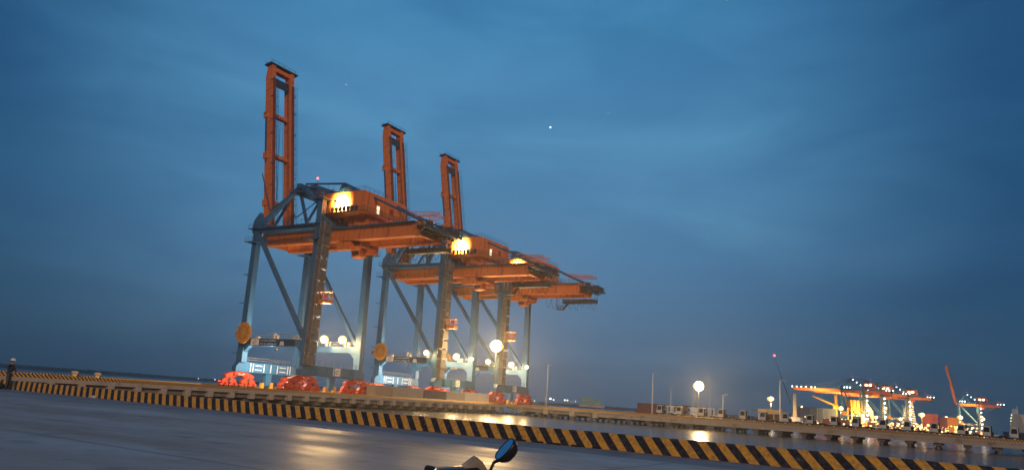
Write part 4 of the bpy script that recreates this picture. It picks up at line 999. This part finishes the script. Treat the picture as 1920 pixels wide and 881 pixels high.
# green block on the far bank and town lights
p = ray(1108, 752, 1400)
gb = empty('green_building', (p.x, p.y, 0), R(-58))
gm = mat('green_wall', (0.16, 0.34, 0.28), 0.6, 0, 0.15, 0.1)
GH = ray(1108, 744, 1400).z
MB().box(-20, 3, -8, 8, 0, GH).build('wall', gm, gb); MB().box(3.01, 19, -7, 8, 0, GH - 3.5).build('annexe', gm, gb)
MB().box(-24, 24, -14, -12, 0, 3.5).build('fence_wall', mat('pale_wall', (0.5, 0.4, 0.28), 0.7, 0, 0.2, 0.1), gb)
for i, (a, z) in enumerate(((-15, .6), (-12, .62), (-6, .6), (-1, .68), (9, .35), (13, .35))):
    MB().box(a - 1.2, a + 1.2, -8.1, -8.01, GH * z, GH * z + 2).build('window', mat('pale_window', (0.5, 0.6, 0.5), 0.4, 0, 0.1, 1), gb)
tag(gb, 'pale green block building on the far bank, right of the cranes', 'building')
BANK = ['yellow bank lamp right behind the unlit pole nearest the cranes', 'biggest white lamp on the far bank, right of the unlit pole', 'white bank lamp just right of the biggest white one', 'white lamp of the pair midway between pole and green building', 'yellow lamp of the pair midway between pole and green building',
        'small white bank lamp left of the green building', 'yellow bank lamp touching the left side of the green building', 'small white bank lamp left of the unlit pole nearest the cranes', 'tiny yellow bank lamp left of the nearest crane', 'tiny white bank lamp beside the foot of the nearest crane']
for bi, (px, py, r, c) in enumerate(((1024, 748, 1.6, 0), (1032, 747, 2.6, 1), (1038, 749, 1.7, 1), (1059, 749.5, 2.0, 1), (1064, 750, 2.0, 0), (1079, 752, 1.3, 1), (1089, 752.5, 2.0, 0), (1002, 751, 1.2, 1), (372, 709.5, 1.1, 0), (403, 711, 1.1, 1))):
    p = ray(px, py, 1430); o = empty('bank_lamp', (p.x, p.y, 0))
    MB().tube((0, 0, 0), (0, 0, max(p.z, 3)), 0.2, 5).build('pole', GALV, o)
    MB().sphere((0, 0, max(p.z, 3)), r * 0.8, 8).build('lamp', emit('bank_yellow', (1, .85, .35), 3) if c == 0 else emit('bank_white', (.9, .95, 1), 3), o)
    tag(o, BANK[bi], 'lamp', 'lamps on the far bank')

# ------------------------------------------------------------------ small things on the jetty and wharf
def bollard(loc, lab):
    m = MB().lathe((0, 0, 0), (0, 0, 1), [(0.75, 0), (0.75, 0.12), (0.42, 0.2), (0.36, 0.7), (0.40, 0.85), (0.62, 0.95), (0.64, 1.15), (0.5, 1.3), (0.01, 1.36)], 18)
    m.add([(0, 0, 0)], [])
    o = m.build('mooring_bollard', mat('bollard_yellow', (0.75, 0.48, 0.20), 0.5, 0, 0.3, 3), smooth=True, loc=loc); return tag(o, lab, 'bollard', 'bollards on the jetty edge')
def spot_on(px, Y):
    k = fw + r2 * ((px - 960) / 1380) - u2 * ((700 - 440.5) / 1380); t = Y / k.y; return k.x * t
bollard((spot_on(140, 151.3), 151.3, 0.002), 'left of two pale yellow bollards on the jetty edge')
bollard((spot_on(183, 151.3), 151.3, 0.002), 'right of two pale yellow bollards on the jetty edge')
lt = MB().sphere((0, 0, 0.07), 0.12, 8, (1.3, 0.9, 0.6))
rn = random.Random(4); lt.v = [(a + rn.uniform(-.03, .03), b + rn.uniform(-.03, .03), max(0, c + rn.uniform(-.02, .02))) for a, b, c in lt.v]
tag(lt.build('crumpled_litter', WHITE, loc=(KX - 0.25, 40.2, 0.005)), 'crumpled white litter lying at the foot of the striped kerb', 'litter')

# ------------------------------------------------------------------ person by the kerb
def person(loc, rz):
    root = empty('person', loc, rz)
    J = {  # joints: position, radius   (facing +x)
        'pel': ((0, 0, .95), .150), 'waist': ((.01, 0, 1.10), .145), 'chest': ((.02, 0, 1.30), .165), 'sh': ((.0, 0, 1.44), .11), 'neck': ((.02, 0, 1.52), .062), 'hd': ((.05, 0, 1.63), .095), 'top': ((.05, 0, 1.72), .085),
        'hl': ((0, .10, .90), .105), 'kl': ((.03, .12, .50), .075), 'al': ((-.02, .13, .10), .055), 'tl': ((.13, .14, .05), .045),
        'hr': ((0, -.10, .90), .105), 'kr': ((.06, -.11, .50), .075), 'ar': ((.03, -.12, .10), .055), 'tr': ((.18, -.13, .05), .045),
        'sl': ((-.01, .19, 1.42), .07), 'el': ((.10, .25, 1.16), .05), 'wl': ((.32, .22, 1.06), .036), 'pl': ((.41, .20, 1.04), .034),
        'sr': ((-.01, -.19, 1.42), .07), 'er': ((.06, -.27, 1.15), .05), 'wr': ((.27, -.24, 1.00), .036), 'pr': ((.36, -.22, .97), .034)}
    E_ = ['pel waist', 'waist chest', 'chest sh', 'sh neck', 'neck hd', 'hd top', 'pel hl', 'hl kl', 'kl al', 'al tl', 'pel hr', 'hr kr', 'kr ar', 'ar tr', 'sh sl', 'sl el', 'el wl', 'wl pl', 'sh sr', 'sr er', 'er wr', 'wr pr']
    K = list(J); V = [J[k][0] for k in K]; Rr = [J[k][1] for k in K]; ED = [tuple(K.index(a) for a in e.split()) for e in E_]
    for sd_, hnd in ((1, 'pl'), (-1, 'pr')):   # five fingers on each hand
        b = Vector(J[hnd][0]); hi = K.index(hnd)
        for i, (dy, ln) in enumerate(((.03, .07), (.012, .085), (-.008, .08), (-.026, .06))):
            V.append(tuple(b + Vector((.05, dy, .0)))); Rr.append(.010); V.append(tuple(b + Vector((.05 + ln * .8, dy * 1.2, -.03)))); Rr.append(.008)
            ED += [(hi, len(V) - 2), (len(V) - 2, len(V) - 1)]
        V.append(tuple(b + Vector((.02, -sd_ * .045, .015)))); Rr.append(.010); V.append(tuple(b + Vector((.06, -sd_ * .06, .01)))); Rr.append(.009)
        ED += [(hi, len(V) - 2), (len(V) - 2, len(V) - 1)]
    me = bpy.data.meshes.new('body_skeleton'); me.from_pydata(V, ED, [])
    ob = bpy.data.objects.new('body', me); col.objects.link(ob)
    md = ob.modifiers.new('skin', 'SKIN'); md.use_smooth_shade = True
    for i, r in enumerate(Rr): me.skin_vertices[0].data[i].radius = (r, r * (1.15 if K[i] in ('chest', 'waist') else 1)) if i < len(K) else (r, r)
    me.skin_vertices[0].data[0].use_root = True
    ob.modifiers.new('sub', 'SUBSURF').levels = 1
    dg = bpy.context.evaluated_depsgraph_get(); m2 = bpy.data.meshes.new_from_object(ob.evaluated_get(dg)); ob.modifiers.clear(); ob.data = m2
    m2.materials.clear()
    for mm in (mat('navy_cloth', (0.025, 0.04, 0.075), 0.85, 0, 0.3, 8), mat('grey_trousers', (0.06, 0.06, 0.065), 0.85, 0, 0.3, 8), mat('skin_tone', (0.34, 0.19, 0.12), 0.55, 0, 0.1, 6), RUBBER): m2.materials.append(mm)
    for p_ in m2.polygons:
        c = p_.center
        p_.material_index = 2 if (c.z > 1.50 or (c.x > .28 and c.z > .8)) else (0 if c.z > .93 else (1 if c.z > .13 else 3)); p_.use_smooth = True
    ob.parent = root
    MB().lathe((.045, 0, 1.70), (0, 0, 1), [(.17, 0), (.135, .012), (.13, .06), (.10, .12), (.04, .15), (.001, .155)], 16).box(.15, .24, -.07, .07, 1.695, 1.712).build('hard_hat', mat('hat_white', (.75, .75, .75), .4, 0, .1, 5), root, smooth=True)
    fc = MB().prism([(.13, 1.63), (.165, 1.60), (.13, 1.59)], 'y', -.014, .014); fc.build('nose', mat('skin_tone', (0, 0, 0)), root)
    ey = MB().sphere((.135, .035, 1.645), .012, 6).sphere((.135, -.035, 1.645), .012, 6); ey.build('eye', RUBBER, root)
    MB().box(.128, .142, -.025, .025, 1.555, 1.563).build('mouth', RED, root)
    MB().sphere((.04, .098, 1.63), .026, 6, (1, .4, 1.3)).sphere((.04, -.098, 1.63), .026, 6, (1, .4, 1.3)).build('ear', mat('skin_tone', (0, 0, 0)), root)
    MB().sphere((.02, 0, 1.66), .105, 10, (1, 1, .8)).build('hair', RUBBER, root, smooth=True)
    return root
pr_ = person((KX - 0.55, 48.9, 0.005), R(-62))
tag(pr_, 'person in dark clothes and white hard hat standing by the kerb at far left', 'person')
bagm = MB(); prof = [(.01, -.34), (.12, -.33), (.17, -.25), (.18, 0), (.17, .25), (.12, .33), (.01, .34)]
bagm.lathe((0, 0, .18), (0, 1, 0), prof, 14).path([(.03, -.15, .34), (.02, -.1, .46), (.02, .1, .46), (.03, .15, .34)], .015, 6)
tag(bagm.build('duffel_bag', mat('black_canvas', (.02, .02, .022), .8, 0, .3, 10), smooth=True, loc=(KX - 0.62, 49.6, 0.005)), 'dark bag on the ground at the feet of the person', 'bag')

# ------------------------------------------------------------------ scooter with one mirror at the bottom of the picture (forward = +x)
def scooter():
    root = empty('motor_scooter')
    BL_ = mat('scooter_black', (0.018, 0.017, 0.018), 0.28, 0, 0.2, 6); BR = mat('scooter_brown', (0.05, 0.035, 0.03), 0.35, 0, 0.2, 6)
    def loft(name, secs, m, par, n=14):
        b = MB()
        for (x, z, ry, rz_) in secs:
            for i in range(n):
                t = 2 * math.pi * i / n; c_, s_ = math.cos(t), math.sin(t)
                b.v.append((x, ry * math.copysign(abs(c_) ** 0.7, c_), z + rz_ * math.copysign(abs(s_) ** 0.7, s_)))
        k = len(secs)
        for i in range(k - 1):
            for q in range(n): b.f.append((i * n + q, i * n + (q + 1) % n, (i + 1) * n + (q + 1) % n, (i + 1) * n + q))
        b.f += [tuple(range(n)), tuple((k - 1) * n + q for q in range(n))]
        return b.build(name, m, par, smooth=True)
    # wheels
    for x, nm in ((0.42, 'front_wheel'), (-0.82, 'rear_wheel')):
        wv = MB().lathe((x, 0, .235), (0, 1, 0), [(.16, -.045), (.21, -.05), (.232, -.03), (.236, 0), (.232, .03), (.21, .05), (.16, .045)], 24).build(nm, RUBBER, root, smooth=True)
        MB().lathe((x, 0, .235), (0, 1, 0), [(.01, -.05), (.05, -.04), (.16, -.03), (.16, .03), (.05, .04), (.01, .05)], 16).build('rim', GALV, wv)
    MB().tube((0.43, 0.075, .235), (0.30, 0.075, .62), .022, 8).tube((0.43, -0.075, .235), (0.30, -0.075, .62), .022, 8).build('fork', DARK, root)
    loft('front_mudguard', [(.28, .40, .03, .03), (.34, .47, .07, .03), (.44, .49, .075, .025), (.56, .43, .06, .03), (.62, .36, .03, .02)], BR, root)
    loft('leg_shield', [(.08, .55, .16, .26), (.16, .62, .19, .28), (.24, .68, .17, .22), (.32, .66, .08, .14), (.36, .64, .02, .05)], BR, root)
    loft('floorboard', [(-.45, .30, .16, .06), (-.2, .28, .17, .04), (.1, .30, .16, .06)], BL_, root)
    loft('rear_body', [(-.30, .46, .10, .18), (-.45, .52, .17, .22), (-.75, .60, .17, .16), (-1.0, .66, .12, .10), (-1.12, .68, .05, .05)], BR, root)
    loft('seat', [(-.28, .72, .06, .04), (-.36, .755, .13, .05), (-.7, .79, .15, .06), (-1.0, .83, .13, .05), (-1.08, .83, .06, .03)], RUBBER, root)
    # head: cowl, raised instrument visor, bar with grips
    hd = loft('handlebar_cowl', [(-.14, .985, .03, .015), (-.12, .99, .09, .035), (-.03, .99, .12, .045), (.06, .985, .11, .06), (.12, .96, .07, .06), (.15, .94, .03, .04)], BL_, root)
    MB().add([(-.02, -.07, 1.02), (-.02, .07, 1.02), (.055, .05, 1.085), (.055, -.05, 1.085), (.13, .06, 1.00), (.13, -.06, 1.00), (.085, .052, 1.065), (.085, -.052, 1.065)],
             [(0, 1, 2, 3), (3, 2, 6, 7), (7, 6, 4, 5), (0, 3, 7, 5), (1, 4, 6, 2), (0, 5, 4, 1)]).build('visor', BR, hd)
    MB().sphere((.145, 0, .94), .05, 12, (.5, 1.2, .8)).build('headlight', GLASS_D, hd, smooth=True)
    MB().tube((-.05, .10, .985), (-.13, .33, .985), .012, 8).tube((-.05, -.10, .985), (-.13, -.33, .985), .012, 8).build('handlebar', DARK, root)
    for s in (1, -1):
        MB().tube((-.085, s * .22, .985), (-.135, s * .345, .985), .019, 10).build('grip', RUBBER, root)
        MB().tube((-.03, s * .18, .99), (-.06, s * .33, .985), .006, 6).build('brake_lever', GALV, root)
    return root, hd
sct, _hd = scooter()
HEAD = YAW - R(80)              # pointing to the right of the picture and a little away
sp = ray(868, 872, 3.62)
sct.rotation_euler = (0, 0, HEAD); sct.location = (sp.x, sp.y, 0.0)
# mirror placed on its stem, worked out in the scooter's own axes
Mi = Matrix.Rotation(-HEAD, 4, 'Z')
def loc_of(px, py, d): v = ray(px, py, d); return Mi @ Vector((v.x - sp.x, v.y - sp.y, v.z))
c = loc_of(946, 841, 3.50); nrm = (Mi @ (u2 * 0.66 - r2 * 0.72 - fw * 0.30)).normalized()
long_ = (Mi @ (r2 * 0.72 + u2 * 0.66)); long_ = (long_ - nrm * long_.dot(nrm)).normalized(); sh_ = nrm.cross(long_)
def oval(m, prof, n=28):
    k = len(prof)
    for i in range(n):
        t = 2 * math.pi * i / n; cx, sx_ = math.cos(t), math.sin(t); cx = math.copysign(abs(cx) ** .8, cx); sx_ = math.copysign(abs(sx_) ** .8, sx_)
        for a, b, h in prof: m.v.append(tuple(c + long_ * (a * cx) + sh_ * (b * sx_) + nrm * h))
    for i in range(n):
        for j in range(k - 1): m.f.append((i * k + j, ((i + 1) % n) * k + j, ((i + 1) % n) * k + j + 1, i * k + j + 1))
    return m
hm = oval(MB(), [(.055, .032, .000), (.060, .037, .003), (.062, .039, -.006), (.057, .038, -.026), (.040, .032, -.046), (.019, .015, -.056), (.001, .001, -.058)])
mh_ = hm.build('mirror_housing', MATS['scooter_black'], sct, smooth=True)
mg = bpy.data.materials.new('mirror_glass'); mg.use_nodes = True
b_ = mg.node_tree.nodes['Principled BSDF']; b_.inputs['Metallic'].default_value = 1; b_.inputs['Roughness'].default_value = 0.03; b_.inputs['Base Color'].default_value = (.85, .88, .9, 1)
oval(MB(), [(.0555, .0325, .0008), (.041, .024, .0016), (.001, .001, .002)]).build('mirror_glass', mg, mh_, smooth=True)
s1 = c - nrm * .045; s2 = loc_of(926, 866, 3.52); s3 = loc_of(918, 884, 3.54)
MB().path([tuple(s1), tuple(loc_of(938, 861, 3.51)), tuple(s2), tuple(s3), (-.02, .16, .985)], .0075, 8).build('mirror_stem', MATS['scooter_black'], sct, smooth=True)
tag(sct, 'dark motor scooter with one round mirror, cut by the bottom edge', 'motor scooter')

# ------------------------------------------------------------------ evening star and fainter ones
for px, py, r, lab in ((1032, 239, 6.5, 'bright evening star high above the right-hand cranes'), (649, 159, 4.0, 'faint star right of the tallest raised boom'), (1140, 213, 2.6, 'faint star right of the evening star')):
    p = ray(px, py, 5200)
    o = MB().sphere((0, 0, 0), r, 8).build('star', emit('star_light_%d' % int(r), (1.0, 0.95, 0.85), 2.5 if r > 5 else 1.0), loc=tuple(p), smooth=True)
    tag(o, lab, 'star')

# ------------------------------------------------------------------ humid evening air
hz = MB().box(-400, 2600, -1500, 2600, WATER_Z - 1.2, 120)
hm_ = bpy.data.materials.new('haze_air'); hm_.use_nodes = True
n = hm_.node_tree; n.nodes.remove(n.nodes['Principled BSDF'])
pv = n.nodes.new('ShaderNodeVolumePrincipled'); pv.inputs['Color'].default_value = (0.9, 0.93, 1.0, 1); pv.inputs['Density'].default_value = HAZE
pv.inputs['Anisotropy'].default_value = 0.68
n.links.new(pv.outputs[0], n.nodes['Material Output'].inputs['Volume'])
ho = hz.build('haze', hm_); tag(ho, 'thin humid evening air over the harbour', 'haze', kind='stuff')
